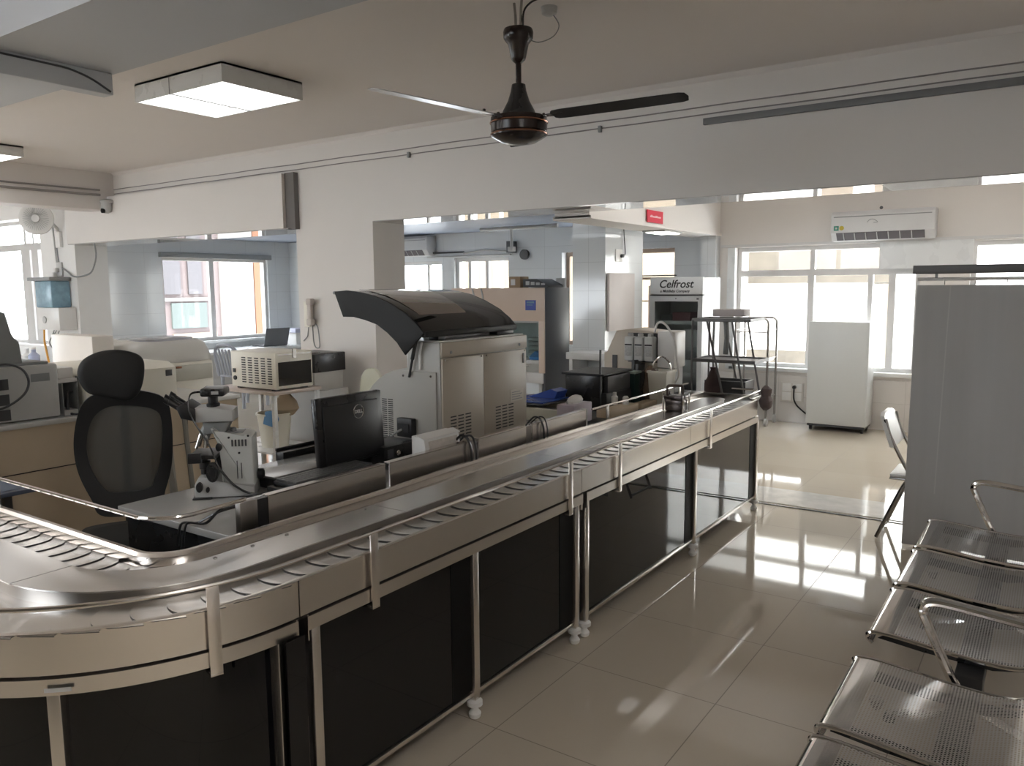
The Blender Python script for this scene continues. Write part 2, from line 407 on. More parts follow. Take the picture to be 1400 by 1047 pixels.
m = MB(); m.box(-1.62, -.74, 9.385, 9.40, 1.76, 2.06); struct('trim_16', m, WHITEM, label='pale board between the two back windows')
m = MB(); m.box(-3.38, 1.48, 9.37, 9.40, 2.045, 2.075); struct('trim_17', m, ALU)
m = MB(); m.box(-3.29, -3.2, 9.36, 9.40, .6, 2.04); struct('trim_18', m, WHITEM)
# window of the left wall, seen through the left opening
w = window(7, 'x', -11.28, 6.97, 8.93, .79, 2.10, [(7.82, 7.90, .84, 2.05)])
m = MB(); m.box(-11.24, -11.13, 6.93, 8.97, 2.09, 2.17, .006); obj('curtain_track', m, GREYP, w)
m = MB(); m.box(-11.24, -11.10, 6.93, 8.97, .745, .79, .006); obj('sill', m, WHITEM, w)
# far left window
window(8, 'y', 5.95, -14.3, -12.15, .80, 2.66, [(-13.12, -13.06, 2.3, 2.6), (-12.86, -12.82, 2.3, 2.6), (-13.25, -12.98, .85, 2.22), (-12.92, -12.72, .85, 2.22), (-12.36, -12.32, .85, 2.22)], [(-14.25, -12.2, 2.22, 2.32)])
window(9, 'y', -3.1, -6.4, -3.2, 1.9, 2.9, [(-4.85, -4.75, 1.95, 2.85)])  # unseen window, inferred from the bluish beam face and sized for fill
window(11, 'y', -3.1, -12.6, -8.8, .4, 1.8, [(-10.75, -10.65, .45, 1.75)])  # unseen window added to light the low surfaces on the left
window(10, 'x', -14.6, 1.5, 3.0, .9, 2.2, [(2.2, 2.3, .95, 2.15)])  # unseen window added for more light from the left

# ------------------------------------------------------------------ what stands outside the windows
def facade(name, label, x0, x1, y0, y1, z0, z1, m, wins, wm, side):
    t = thing(name, label, 'building', ((x0+x1)/2, (y0+y1)/2, z0))
    b = MB(); b.box(x0, x1, y0, y1, z0, z1); obj('wall', b, m, t, 0)
    for (a0, a1, b0, b1, k) in wins:
        b = MB()
        if side == 'y': b.box(a0, a1, y0-.05, y0+.02, b0, b1)
        else: b.box(x1-.02, x1+.05, a0, a1, b0, b1)
        obj(k, b, wm[k], t, 0)
    return t
OUTW = mat('sunlit_white_render', (.85, .84, .80), .8, var=.05)
OUTC = mat('sunlit_cream_render', (.15, .122, .088), .8, var=.06)
OUTP = mat('sunlit_pink_render', (.085, .066, .064), .8, var=.08)
OUTO = mat('orange_render', (.11, .045, .02), .8)
OUTG = mat('pale_green_cladding', (.05, .062, .058), .7)
OUTWIN = mat('grey_window_glass', (.042, .038, .041), .4)
KM = {'window': OUTWIN, 'cladding': OUTG, 'pillar': OUTO, 'awning': OUTC, 'band': OUTW, 'slat': OUTC, 'plinth': mat('buff_plinth', (.13, .105, .08), .8), 'plaster': mat('pale_plaster', (.14, .13, .125), .8), 'foliage': mat('pale_creeper', (.07, .061, .048), .9, var=.5, scale=3.5, bump=.6)}
facade('building', 'cream house close behind the small lab windows', -9.8, -4.6, 12.2, 13.5, -4, 4.5, OUTC, [(-9.5+.3*k, -9.45+.3*k, .5, 3, 'band') for k in range(4)], KM, 'y')
facade('building', 'white building wall with creeper behind the window above the trolley', -4.4, 4, 13.0, 14.4, -4, 5.5, OUTW, [(-4.2, -2.05, 1.62, 2.6, 'foliage'), (-4.2, -3.2, -.2, .55, 'foliage'), (-3.1, -2.65, .9, 1.55, 'plinth'), (-2.35, -2.05, .2, 1.6, 'plinth')], KM, 'y')
facade('building', 'pink house with barred windows beyond the left lab window', -18.0, -16.6, 9.4, 16, -4, 6, OUTP,
       [(10.3, 10.75, 1.5, 2.5, 'window'), (10.95, 11.3, 1.5, 2.5, 'window'), (10.5, 11.4, .72, 1.3, 'cladding'), (10.2, 11.6, 1.34, 1.42, 'plaster'), (10.5, 11.65, -.4, .60, 'plinth'), (11.8, 12.75, -.5, 3.2, 'plaster'), (12.78, 13.05, -.6, 3.2, 'pillar')], KM, 'x')
# ------------------------------------------------------------------ the conveyor
YE = 5.56
def chain(*ps):
    out = []
    for p in ps:
        for q in p:
            if not out or (abs(out[-1][0]-q[0])+abs(out[-1][1]-q[1])) > 1e-4: out.append(q)
    return out
XL = -4.6
O_arm = [(XL, .65), (-2.42, .65)]; O_arc = arc(-2.42, 1.38, .73, -90, 0, 24)
O_end = arc(-1.77, YE-.08, .08, 0, 90, 6)
OUT = chain(O_arm, O_arc, O_end, [(-2.11, YE)])
cv = thing('conveyor', 'long L-shaped stainless steel plate conveyor with black glossy panels and guard rails', 'conveyor', (-1.9, 2.5, 0))
def sub(path, y0, y1):
    """part of the outer path that lies between two y on the straight run"""
    return [(-1.69, y0), (-1.69, y1)]
FAS = [(0, .692), (0, .796), (.004, .80), (.012, .80), (.012, .692)]
corner = chain(O_arm, O_arc, [(-1.69, 1.402)])
m = MB(); m.sweep(corner, FAS); obj('fascia', m, STEELF, cv)
m = MB(); m.sweep([(-1.69, 1.406), (-1.69, 2.995)], FAS); obj('fascia', m, STEELF, cv)
m = MB(); m.sweep([(-1.69, 2.999), (-1.69, 4.26)], FAS); obj('fascia', m, STEELF, cv)
m = MB(); m.sweep(chain([(-1.69, 4.264)], O_end, [(-2.11, YE)]), FAS); obj('fascia', m, STEELF, cv)
STR = [(-.008, .645), (-.008, .685), (0, .689), (.03, .689), (.03, .684), (-.003, .68), (-.003, .65), (.03, .65), (.03, .645)]
STR = [(-.008, .645), (-.008, .686), (.03, .686), (.03, .645)]
m = MB(); m.sweep(chain(O_arm, O_arc, [(-1.69, 1.392)]), STR); obj('frame_rail', m, STEELF, cv)
m = MB(); m.sweep([(-1.69, 1.425), (-1.69, 2.995)], STR); obj('frame_rail', m, STEELF, cv)
m = MB(); m.sweep(chain([(-1.69, 3.03)], O_end, [(-2.11, YE)]), STR); obj('frame_rail', m, STEELF, cv)
for y in (1.388, 1.428, 2.992, 3.034):
    m = MB(); m.box(-1.705, -1.684, y-.002, y+.002, .615, .69); obj('joint_plate', m, STEELF, cv, 0)
# deck, island and back rim
B_arc = [(-2.21+(p[0]), 1.36+p[1]) for p in arc(0, 0, .12, -90, 0, 10)]
RIM = chain([(XL, 1.24)], B_arc, [(-2.09, 2.2), (-2.11, 2.6), (-2.11, YE)])
deck = [(p[0], p[1]) for p in OUT[:-1]] + RIM[::-1]
def shrink(path, d):
    out = []
    n = len(path)
    for i, p in enumerate(path):
        a = path[max(0, i-1)]; b = path[min(n-1, i+1)]; t = Vector((b[0]-a[0], b[1]-a[1])).normalized()
        out.append((p[0]-t.y*d, p[1]+t.x*d))
    return out
m = MB(); m.prism(chain(shrink(OUT, .012)[:-1], [(-2.11, YE-.012)]) + RIM[::-1], 'z', .77, .786); obj('deck', m, STEELP, cv)
IN = chain([(XL, .92)], [(-2.29, .92)], arc(-2.29, 1.37, .45, -90, 0, 16), [(-1.84, 5.22)], arc(-1.91, 5.22, .07, 0, 90, 5))
IF = chain([(XL, 1.075)], arc(-2.27, 1.355, .28, -90, 0, 12), [(-1.985, 5.22)], arc(-1.93, 5.22, .055, 180, 90, 5))
ISL = IN + IF[::-1]
m = MB(); m.prism(IN + IF[::-1], 'z', .786, .822); isl = obj('island_riser', m, STEELD, cv)
# the cover sheets overhang the riser a little and meet at seams
def slab(i0, i1, pin, pif): return pin + pif[::-1]
inn = shrink(IN, -.006); iff = shrink(IF, .004)
def cover(pin, pif):
    m = MB(); m.prism(pin + pif[::-1], 'z', .8222, .8262); obj('island_cover', m, STEEL, cv)
k_in = min(range(len(inn)), key=lambda i: abs(inn[i][0]+2.24)+abs(inn[i][1]-.92))
cover(chain([inn[0]], [(-2.262, inn[0][1])]), chain([iff[0]], [(-2.262, iff[0][1])]))
cover(chain([(-2.259, inn[0][1]+.001)], [p for p in inn if p[0] > -2.25 and p[1] < 1.38], [(-1.834, 2.0)]), chain([(-2.259, iff[0][1])], [p for p in iff if p[0] > -2.25 and p[1] < 1.37], [(-1.989, 2.0)]))
for y0, y1 in ((2.003, 3.05), (3.053, 4.1)): cover([(-1.834, y0), (-1.834, y1)], [(-1.989, y0), (-1.989, y1)])
cover(chain([(-1.834, 4.103)], [p for p in inn if p[1] > 5.2]), chain([(-1.989, 4.103)], [p for p in iff if p[1] > 5.2]))
for y in (1.34, 1.47, 1.6, 1.95):
    m = MB(); m.lathe((-1.972, y, .826), [(.006, 0), (.006, .002), (.003, .004)], 8); obj('screw', m, DARKCH, cv)
RIMP = [(0, .70), (-.006, .786), (-.012, .80), (-.012, .822), (-.004, .832), (.010, .832), (.016, .826), (.016, .70)]
m = MB(); m.sweep(RIM, RIMP); obj('back_rim', m, STEELF, cv)
m = MB(); m.sweep([(-1.76, YE-.012), (-2.11, YE-.012)], [(0, .786), (0, .826), (.012, .826), (.012, .786)]); obj('end_rim', m, DARKCH, cv)
# chain plates: one crescent shape, set along both runs
def plate_mesh(w):
    m = MB(); n = 10; a = []
    for i in range(n+1):
        t = -1+2*i/n; a.append((.05*math.sqrt(max(0, 1-t*t)), t*w/2))
    poly = a + [(-.075, w/2), (-.055+.012, 0), (-.075, -w/2)]
    m.prism(poly, 'z', 0, .0018)
    for f_ in m.bm.faces:
        if len(f_.verts) == 4 and abs(f_.normal.z) < .5: f_.material_index = 1
    m.bm.normal_update()
    for f_ in m.bm.faces: f_.material_index = 0 if abs(f_.normal.z) > .5 else 1
    for v in m.bm.verts: v.co.z += .005*max(0, min(1, (v.co.x+.075)/.11))
    me = bpy.data.meshes.new('chain_plate'); m.bm.to_mesh(me); m.bm.free(); me.materials.append(STEELP); me.materials.append(BLACKP)
    return me
PL_N = plate_mesh(.146); PL_B = plate_mesh(.118); PL_A = plate_mesh(.15)
def walk(path, step, start=0.0):
    d = start; out = []; acc = 0
    for a, b in zip(path, path[1:]):
        L = math.hypot(b[0]-a[0], b[1]-a[1])
        while acc+L >= d and L > 1e-6:
            u = (d-acc)/L; out.append((a[0]+(b[0]-a[0])*u, a[1]+(b[1]-a[1])*u, math.atan2(b[1]-a[1], b[0]-a[0]))); d += step
        acc += L
    return out
far = []
def put_plate(me, x, y, a, z=.7898):
    o = bpy.data.objects.new('chain_plate', me); COL.objects.link(o); o.parent = cv
    o.location = Vector((x, y, z))-cv.location; o.rotation_euler = (0, 0, a)
near_path = chain([(-1.765, 5.4)], [(-1.765, 1.37)], arc(-2.42, 1.37, .655, 0, -90, 24), [(-2.6, .715)])
back_path = chain([(-3.6, 1.157)], [(-2.235, 1.157)], arc(-2.235, 1.345, .188, -90, 0, 10), [(-2.045, 1.5), (-2.048, 5.4)])
near = walk(near_path, .087); back = walk(back_path, .08, .02)
cand = [(math.hypot(x, y), PL_N, x, y, a) for x, y, a in near] + [(math.hypot(x, y), PL_A if x < -2.25 else PL_B, x, y, a) for x, y, a in back]
cand.sort(key=lambda c: c[0])
for d, me, x, y, a in cand[:98]: put_plate(me, x, y, a)
m = MB()
for d, me, x, y, a in cand[98:]:
    bm2 = bmesh.new(); bm2.from_mesh(me); bm2.transform(Matrix.Translation((x, y, .791)) @ Matrix.Rotation(a, 4, 'Z'))
    vm = {v: m.bm.verts.new(v.co) for v in bm2.verts}
    for f in bm2.faces:
        g = m._f([vm[v] for v in f.verts])
        if g: g.material_index = f.material_index
    bm2.free()
o = obj('chain_plates_far', m, [STEELP, BLACKP], cv, 0); o.name = 'chain_plate_run'; o['kind'] = 'stuff'
m = MB(); m.prism([(-.03, .658), (.03, .658), (.03, .668), (-.03, .668)], 'y', -.0015, 0); m.rotate(R(43), 'Z'); m.move((-1.895, .849, 0)); obj('rating_plate', m, LGREY, cv, 0)
# legs with feet
def leg(x, y, rot=0.0):
    m = MB(); m.box(-.016, .016, -.016, .016, .075, .648, .003); m.rotate(rot, 'Z'); m.move((x, y, 0)); lg = obj('leg', m, STEELF, cv)
    m = MB(); m.lathe((x, y, 0), [(.016, 0), (.022, .006), (.024, .02), (.014, .034), (.013, .045), (.03, .052), (.030, .068), (.018, .075)], 14); obj('foot', m, WHITEP, lg)
for y in (1.345, 1.462, 2.22, 2.965, 3.055, 4.37, 5.53): leg(-1.708, y)
leg(-1.93, .86, R(40)); leg(-3.1, .68)
for y in (1.6, 2.9, 4.2, 5.5): leg(-2.075, y)
# glossy black panels and the rails under them
def panel(y0, y1, n=1):
    m = MB(); m.box(-1.716, -1.710, y0, y1, .11, .648); obj('panel', m, BLACKGL, cv, 0)
    m = MB(); m.box(-1.7105, -1.708, y1-.11, y1, .112, .646); obj('leg_reflection', m, mat('deep_black_strip', (.004, .004, .004), .6, spec=.15), cv, 0)  # matt strip standing for the dark leg mirrored in the panel
    m = MB(); m.box(-1.722, -1.700, y0, y1, .092, .108, .002); obj('bottom_rail', m, STEELF, cv)
for a, b in ((1.48, 2.203), (2.237, 2.948), (3.073, 4.352), (4.388, 5.512)): panel(a, b)
pth = shrink(chain(O_arm, O_arc, [(-1.69, 1.328)]), .024)
m = MB(); m.sweep(pth, [(0, .10), (0, .648), (.006, .648), (.006, .10)]); obj('panel', m, BLACKGL, cv)
m = MB(); m.box(-1.74, -1.734, 1.36, 1.45, .1, .66); m.box(-1.74, -1.734, 2.98, 3.04, .1, .66); obj('filler_panel', m, BLACKP, cv, 0)
m = MB(); m.sweep(shrink(RIM, .005), [(0, .10), (0, .70), (.006, .70), (.006, .10)]); obj('dark_skirt', m, BLACKS, cv)  # black skirt put in to keep the space under the desk dark
m = MB(); m.box(-2.1, -1.73, YE-.05, YE-.044, .1, .648); obj('end_panel', m, BLACKS, cv, 0)
# guard rail in front
rail_xy = chain(shrink(O_arm, -.012), shrink(O_arc, -.012), [(-1.678, 5.48)], arc(-1.76, 5.48, .082, 0, 90, 5), [(-1.9, 5.562)])
m = MB(); m.tube([(x, y, .862) for x, y in rail_xy], .0065, 8); rl = obj('guard_rail', m, CHROME, cv)
def post(x, y, rot):
    m = MB(); m.box(-.003, .003, -.016, .016, .628, .866, .001); m.box(-.05, .003, -.016, .016, .622, .629, .001); m.rotate(rot, 'Z'); m.move((x, y, 0)); obj('rail_post', m, STEELF, cv)
for y in (1.687, 2.876, 3.343, 4.549): post(-1.676, y, 0)
a = -18; post(-2.42+.744*math.cos(R(a)), 1.38+.744*math.sin(R(a)), R(a))
# rear guard rail round the inner corner
rr = chain([(XL, 1.245)], [(-2.20, 1.245)], [(-2.21+p[0], 1.365+p[1]) for p in arc(0, 0, .12, -90, 0, 8)], [(-2.10, 1.545)])
m = MB(); m.tube([(x, y, .935) for x, y in rr], .0065, 8); obj('guard_rail', m, CHROME, cv)
for x in (-3.13,):
    m = MB(); m.box(x-.016, x+.016, 1.25, 1.256, .78, .94, .001); obj('rail_post', m, STEELF, cv)
m = MB(); m.tube([(-2.15, 3.93, .905), (-2.15, 4.3, .905), (-2.15, 5.35, .905)], .006, 8); obj('guard_rail', m, CHROME, cv)
for y in (4.12, 5.2):
    m = MB(); m.box(-2.155, -2.145, y-.012, y+.012, .78, .905, .001); obj('rail_post', m, STEELF, cv)

# ------------------------------------------------------------------ the work tables behind it
def worktable(label, y0, y1, top, x0=-2.93, x1=-2.17):
    t = thing('work_table', label, 'table', ((x0+x1)/2, (y0+y1)/2, 0))
    m = MB(); m.box(x0, x1, y0, y1, .752, .78, .004); obj('table_top', m, top, t)
    m = MB(); m.box(x0+.03, x1-.03, y0+.02, y0+.04, .60, .752); m.box(x0+.03, x1-.03, y1-.04, y1-.02, .60, .752); m.box(x1-.05, x1-.03, y0+.02, y1-.02, .12, .752); obj('apron', m, BLACKS, t, 0)
    for x in (x0+.04, x1-.04):
        for y in (y0+.05, y1-.05):
            m = MB(); m.box(x-.016, x+.016, y-.016, y+.016, 0, .752, .003); obj('leg', m, STEELD, t)
    return t
t1 = worktable('steel work table under the microscope and black monitor', 1.58, 2.88, mat('scuffed_table_top', (.46, .45, .44), .22, .35, var=.08))
t2 = worktable('steel work table under the large beige analyser and papers', 2.885, 5.58, MATS['scuffed_table_top'])
def screen(label, y0): return thing('steel_screen', label, 'screen', (-2.19, y0, .78))
s1 = screen('low stainless steel screen along the table edge in front of microscope and monitor', 1.56)
s2 = screen('low stainless steel screen along the table edge in front of the large beige analyser', 2.9)
def splash(t, y0, y1, endcap=False):
    m = MB(); m.box(-2.19, -2.184, y0, y1, .781, .90); m.box(-2.215, -2.184, y0, y1, .896, .902, .001); obj('splash_panel', m, STEELF, t, 0)
for y0, y1 in ((1.70, 2.275), (2.30, 2.86)): splash(s1, y0, y1)
m = MB(); m.box(-2.21, -2.182, 1.585, 1.655, .781, .90, .003); obj('end_post', m, STEELD, s1)
m = MB(); m.box(-2.215, -2.19, 1.655, 1.70, .781, .895); obj('end_post', m, BLACKS, s1, 0)
for y0, y1 in ((2.90, 3.30), (3.36, 3.93)): splash(s2, y0, y1)
m = MB(); m.box(-2.22, -2.182, 3.925, 3.935, .781, .905); obj('end_cap', m, WHITEP, s2, 0)
m = MB(); m.box(-2.205, -2.19, 3.305, 3.355, .781, .895); obj('joint_strip', m, STEELD, s2, 0)
# cables over the splash panel
for k, (y, col, r_) in enumerate(((2.80, BLACKS, .006), (3.42, BLACKS, .005))):
    m = MB(); m.tube([(-2.28, y, .86), (-2.22, y+.005, .925), (-2.185, y+.01, .92), (-2.165, y+.015, .87), (-2.165, y+.02, .76), (-2.17, y+.02, .60)], r_, 6)
    m.tube([(-2.28, y+.03, .86), (-2.22, y+.045, .92), (-2.182, y+.05, .915), (-2.162, y+.05, .85), (-2.165, y+.05, .6)], r_*.8, 6)
    tag(obj('cable', m, col), ['black cables looped over the steel panel beside the white switch box', 'black cables looped over the steel panel below the analyser vents'][k], 'cable')
# ------------------------------------------------------------------ large analyser with its open lid
AX0, AY0, AY1 = -2.45, 2.95, 3.70
an = thing('analyser', 'large beige laboratory analyser with raised black lid on the steel work table', 'analyser', (-2.75, 3.3, .78))
prof = [(-3.02, .80), (-2.45, .80), (-2.45, 1.335), (-2.655, 1.335), (-2.655, 1.20)] + [(-2.655-.365*math.sin(R(a)), .835+.365*math.cos(R(a))) for a in range(10, 91, 8)]
m = MB(); m.prism(prof, 'y', AY0, AY1, .006); obj('body', m, GREIGE, an)
for x in (-2.95, -2.5):
    for y in (AY0+.06, AY1-.06):
        m = MB(); m.lathe((x, y, .78), [(.025, 0), (.025, .012), (.018, .022)], 12); obj('foot', m, BLACKP, an)
# front cladding facing the conveyor
m = MB(); m.box(-2.452, -2.438, AY0+.004, AY1-.004, 1.262, 1.334, .003); obj('header_panel', m, BEIGE, an)
for y0, y1 in ((AY0+.006, 3.29), (3.294, AY1-.008)):
    m = MB(); m.box(-2.452, -2.440, y0, y1, .81, 1.256, .003); d = obj('door', m, BEIGE, an)
    m = MB()
    for c in range(3):
        for r_ in range(8):
            y = y0+.055+c*.06 if y0 < 3.2 else y0+.10+c*.06
            m.box(-2.4405, -2.4385, y, y+.045, .845+r_*.0165, .845+r_*.0165+.006)
    obj('vent', m, BLACKP, d, 0)
    for y in (y0+.02, y1-.02):
        m = MB(); m.lathe((-2.4405, y, 1.248), [(.005, 0), (.005, .003)], 8, 'x'); obj('screw', m, DARKCH, d)
m = MB(); m.box(-2.4405, -2.437, 3.655, 3.668, 1.18, 1.235); obj('latch', m, DGREY, an, 0)
m = MB(); m.box(-2.4405, -2.4385, 3.53, 3.66, .975, 1.04); lb = obj('rating_label', m, mat('beige_label', (.55, .51, .44), .5), an, 0)
m = MB()
for k in range(4): m.box(-2.4387, -2.438, 3.545, 3.645-.02*(k % 2), .985+k*.013, .989+k*.013)
obj('print', m, GREYP, lb, 0)
for y in (3.02, 3.62):
    m = MB(); m.lathe((-2.438, y, 1.285), [(.008, 0), (.008, .003)], 10, 'x'); obj('screw_cap', m, GREYP, an)
# side towards the camera: lobed cover, vents, power inlet
sp = [(-2.47, .81), (-2.47, 1.19), (-2.64, 1.19)] + [(-2.655-.352*math.sin(R(a)), .838+.352*math.cos(R(a))) for a in range(6, 91, 7)] + [(-3.007, .81)]
m = MB(); m.prism(sp, 'y', AY0-.012, AY0-.001, .003); sc = obj('side_cover', m, GREIGE, an)
m = MB()
for c in range(2):
    for r_ in range(20): m.box(-2.83+c*.042, -2.797+c*.042, AY0-.0135, AY0-.0115, .835+r_*.0105, .840+r_*.0105)
obj('vent', m, BLACKP, sc, 0)
for p in ((-2.50, 1.17), (-2.68, 1.165)):
    m = MB(); m.lathe((p[0], AY0-.015, p[1]), [(.006, 0), (.006, .004)], 8, 'y'); obj('screw', m, DARKCH, sc)
m = MB(); m.box(-2.70, -2.60, AY0-.05, AY0-.012, .86, .955, .006); m.box(-2.685, -2.615, AY0-.056, AY0-.05, .885, .93); obj('power_inlet', m, BLACKP, an)
m = MB(); m.tube([(-2.66, AY0-.055, .90), (-2.69, AY0-.10, .87), (-2.70, AY0-.14, .82), (-2.66, AY0-.22, .79), (-2.56, AY0-.26, .79)], .006, 6); obj('power_cord', m, GREYP, an)
m = MB(); m.box(-2.655, -2.46, AY0+.01, AY1-.01, 1.335, 1.342); obj('top_plate', m, mat('pale_grey_top', (.58, .58, .54), .35), an, 0)
m = MB(); m.box(-2.64, -2.55, 3.05, 3.5, 1.342, 1.36, .005); m.box(-2.62, -2.57, 3.1, 3.2, 1.36, 1.375, .003); obj('hinge_bar', m, LGREY, an)
# the lid: a curved smoked shell hinged along the front edge
lo = [(-3.09, 1.585), (-3.00, 1.59), (-2.90, 1.58), (-2.80, 1.56), (-2.70, 1.525), (-2.60, 1.478), (-2.53, 1.43), (-2.485, 1.385)]
li = [(-3.03, 1.455), (-2.95, 1.455), (-2.87, 1.445), (-2.79, 1.42), (-2.72, 1.385), (-2.66, 1.335), (-2.63, 1.30), (-2.61, 1.275)]
LY0, LY1 = 2.875, 3.67
lid = MB(); lid.prism(lo + [(p[0], p[1]) for p in [(-2.497, 1.372)]] + [(-2.54, 1.412), (-2.61, 1.457), (-2.71, 1.507), (-2.81, 1.542), (-2.91, 1.562), (-3.0, 1.572), (-3.075, 1.567)], 'y', LY0+.01, LY1-.01)
lidm = obj('lid', lid, GLASSD, an, 35)
m = MB(); m.prism(lo + li[::-1], 'y', LY0, LY0+.014, .004); obj('lid_end', m, mat('matt_black_end', (.012, .012, .012), .55, spec=.3), lidm)
m = MB(); m.prism(lo + [(-2.62, 1.40), (-2.72, 1.47), (-2.85, 1.52), (-3.0, 1.53)], 'y', LY1-.014, LY1, .004); obj('lid_end', m, BLACKS, lidm)
m = MB(); m.box(-2.515, -2.477, LY0+.01, LY1-.01, 1.362, 1.394, .008); obj('lid_edge', m, MATS['matt_black_end'], lidm)
m = MB(); m.tube([(-3.09, LY0, 1.578), (-3.09, LY1, 1.578)], .008, 8); obj('lid_edge', m, GREYP, lidm)
# opaque lid window, its brown tint stands for warm light in it
m = MB(); wl = [(-2.99, 1.5925), (-2.90, 1.5825), (-2.80, 1.5625), (-2.70, 1.5275), (-2.60, 1.4775), (-2.55, 1.438)]
m.loft([[(x, 2.96, z), (x, 3.42-.02*i, z), (x, 3.42-.02*i, z+.002), (x, 2.96, z+.002)] for i, (x, z) in enumerate(wl)]); obj('lid_window', m, mat('warm_lit_window', (.20, .165, .14), .04, coat=.6), lidm)
m = MB(); m.box(-2.56, -2.50, 3.50, 3.66, 1.338, 1.375, .004); obj('hinge', m, BLACKP, an)
m = MB(); m.box(-2.56, -2.50, 3.0, 3.06, 1.338, 1.366, .004); obj('hinge', m, BLACKP, an)
m = MB(); m.cyl((-2.585, 2.93, 1.345), (-2.61, 2.93, 1.25), .010); m.cyl((-2.61, 2.93, 1.25), (-2.635, 2.93, 1.16), .006); obj('gas_strut', m, BLACKP, an)
m = MB(); m.tube([(-2.56, 2.945, 1.335), (-2.565, 2.935, 1.28), (-2.57, 2.94, 1.2)], .006, 6); obj('tube', m, WHITEP, an)

# ------------------------------------------------------------------ monitor seen from behind
mo = thing('monitor', 'black flat monitor seen from behind with round silver emblem', 'monitor', (-2.6, 2.42, .78))
SH = -.055  # lean of the screen: the top is further from the conveyor
def scr(x, y, z): return (x+(z-.9)*SH*1.2, y, z)
m = MB(); m.box(-2.575, -2.545, 2.255, 2.65, .835, 1.135, .006)
for v in m.bm.verts: v.co.x += (v.co.z-.9)*SH*1.2
hs = obj('housing', m, BLACKS, mo)
m = MB(); m.box(-2.5452, -2.535, 2.285, 2.62, .845, 1.10, .006)
for v in m.bm.verts: v.co.x += (v.co.z-.9)*SH*1.2
obj('back_cover', m, mat('black_back_cover', (.014, .014, .015), .35), mo)
m = MB(); m.box(-2.579, -2.5755, 2.27, 2.635, .86, 1.12)
for v in m.bm.verts: v.co.x += (v.co.z-.9)*SH*1.2
obj('screen', m, mat('dark_screen', (.02, .022, .025), .08), mo, 0)
m = MB(); m.box(-2.56, -2.535, 2.40, 2.50, .80, .90, .006); obj('stand_neck', m, BLACKP, mo)
m = MB(); m.box(-2.66, -2.46, 2.34, 2.56, .78, .795, .006); obj('stand_base', m, BLACKP, mo)
# emblem ring and letters on the back
ex, ey, ez = -2.5345+(1.055-.9)*SH*1.2, 2.49, 1.055
m = MB(); m.tube([(ex, ey+.030*math.cos(2*PI*k/28), ez+.030*math.sin(2*PI*k/28)) for k in range(28)], .0028, 6, closed=True); em = obj('emblem', m, CHROME, mo)
text_mesh('letters', 'DELL', .021, mat('silver_letters', (.55, .55, .55), .3, .6), em, (ex+.0005, ey, ez), FACE_PX, bold=.0006)

kb = thing('keyboard', 'black keyboard on the steel table in front of the black monitor', 'keyboard', (-2.5, 2.3, .78))
m = MB(); m.box(-2.56, -2.425, 2.02, 2.46, .78, .80, .005); obj('tray', m, BLACKP, kb)
m = MB()
for r_ in range(5):
    for c in range(21): m.box(-2.552+r_*.025, -2.531+r_*.025, 2.03+c*.0202, 2.047+c*.0202, .80, .8075)
kk = obj('keycaps', m, mat('worn_key_grey', (.10, .10, .10), .4), kb, 0)
kb.location.z += .035
m = MB(); m.box(-2.575, -2.41, 2.0, 2.5, .78, .815, .004); tag(obj('keyboard_box', m, mat('black_box_cover', (.015, .015, .015), .4)), 'low black box lying under the keyboard', 'box')

bx = thing('mini_computer', 'small black computer box with silver knob on the table beside the analyser vents', 'computer', (-2.62, 2.72, .78))
m = MB(); m.box(-2.76, -2.50, 2.60, 2.83, .782, .875, .006); obj('case', m, BLACKS, bx)
m = MB(); m.lathe((-2.498, 2.68, .84), [(.013, 0), (.013, .012), (.010, .016)], 14, 'x'); obj('knob', m, CHROME, bx)
m = MB(); m.box(-2.50, -2.497, 2.62, 2.66, .82, .86); obj('socket', m, DGREY, bx, 0)
m = MB(); m.box(-2.50, -2.497, 2.71, 2.80, .80, .81); obj('drive_slot', m, DGREY, bx, 0)

# cables and small things lying behind the keyboard
m = MB()
for k in range(7):
    y = 2.50+.02*k; m.tube([(-2.47, y, .787), (-2.43+.02*(k % 3), y+.03, .80+.012*(k % 4)), (-2.40, y+.08, .79+.02*(k % 2)), (-2.46, y+.14, .787)], .004, 6)
tag(obj('cable', m, BLACKS), 'tangle of thin black cables below the monitor back', 'cable')

# white power outlet boxes
pb = thing('outlet_box', 'white tilted wall outlet box resting by the analyser, plugged and dusty', 'outlet box', (-2.3, 2.7, .9))
m = MB(); m.prism([(-2.32, .80), (-2.235, .865), (-2.245, .935), (-2.285, .95), (-2.32, .95)], 'y', 2.585, 2.83, .005); obj('case', m, WHITEP, pb)
m = MB(); m.box(-2.2445, -2.2375, 2.60, 2.815, .867, .868); obj('seam', m, GREYP, pb, 0)
m = MB(); m.prism([(-2.2335, .868), (-2.231, .868), (-2.241, .928), (-2.2435, .928)], 'y', 2.61, 2.81); obj('face', m, mat('dusty_white_face', (.55, .50, .46), .6, var=.3, scale=40), pb, 0)
m = MB(); m.prism([(-2.285, .951), (-2.243, .937), (-2.243, .942), (-2.285, .956)], 'y', 2.58, 2.835); obj('lid', m, WHITEP, pb, 0)
wb = thing('extension_board', 'flat white extension board lying along the steel panel near the microscope', 'extension board', (-2.28, 1.8, .85))
m = MB(); m.box(-2.31, -2.225, 1.70, 2.04, .842, .872, .006); obj('case', m, WHITEP, wb)
m = MB(); m.box(-2.285, -2.265, 1.745, 1.80, .8715, .8735); m.box(-2.285, -2.265, 1.84, 1.87, .8715, .8735); m.box(-2.275, -2.262, 1.93, 1.96, .8715, .879, .002); obj('switches', m, BLACKP, wb, 0)
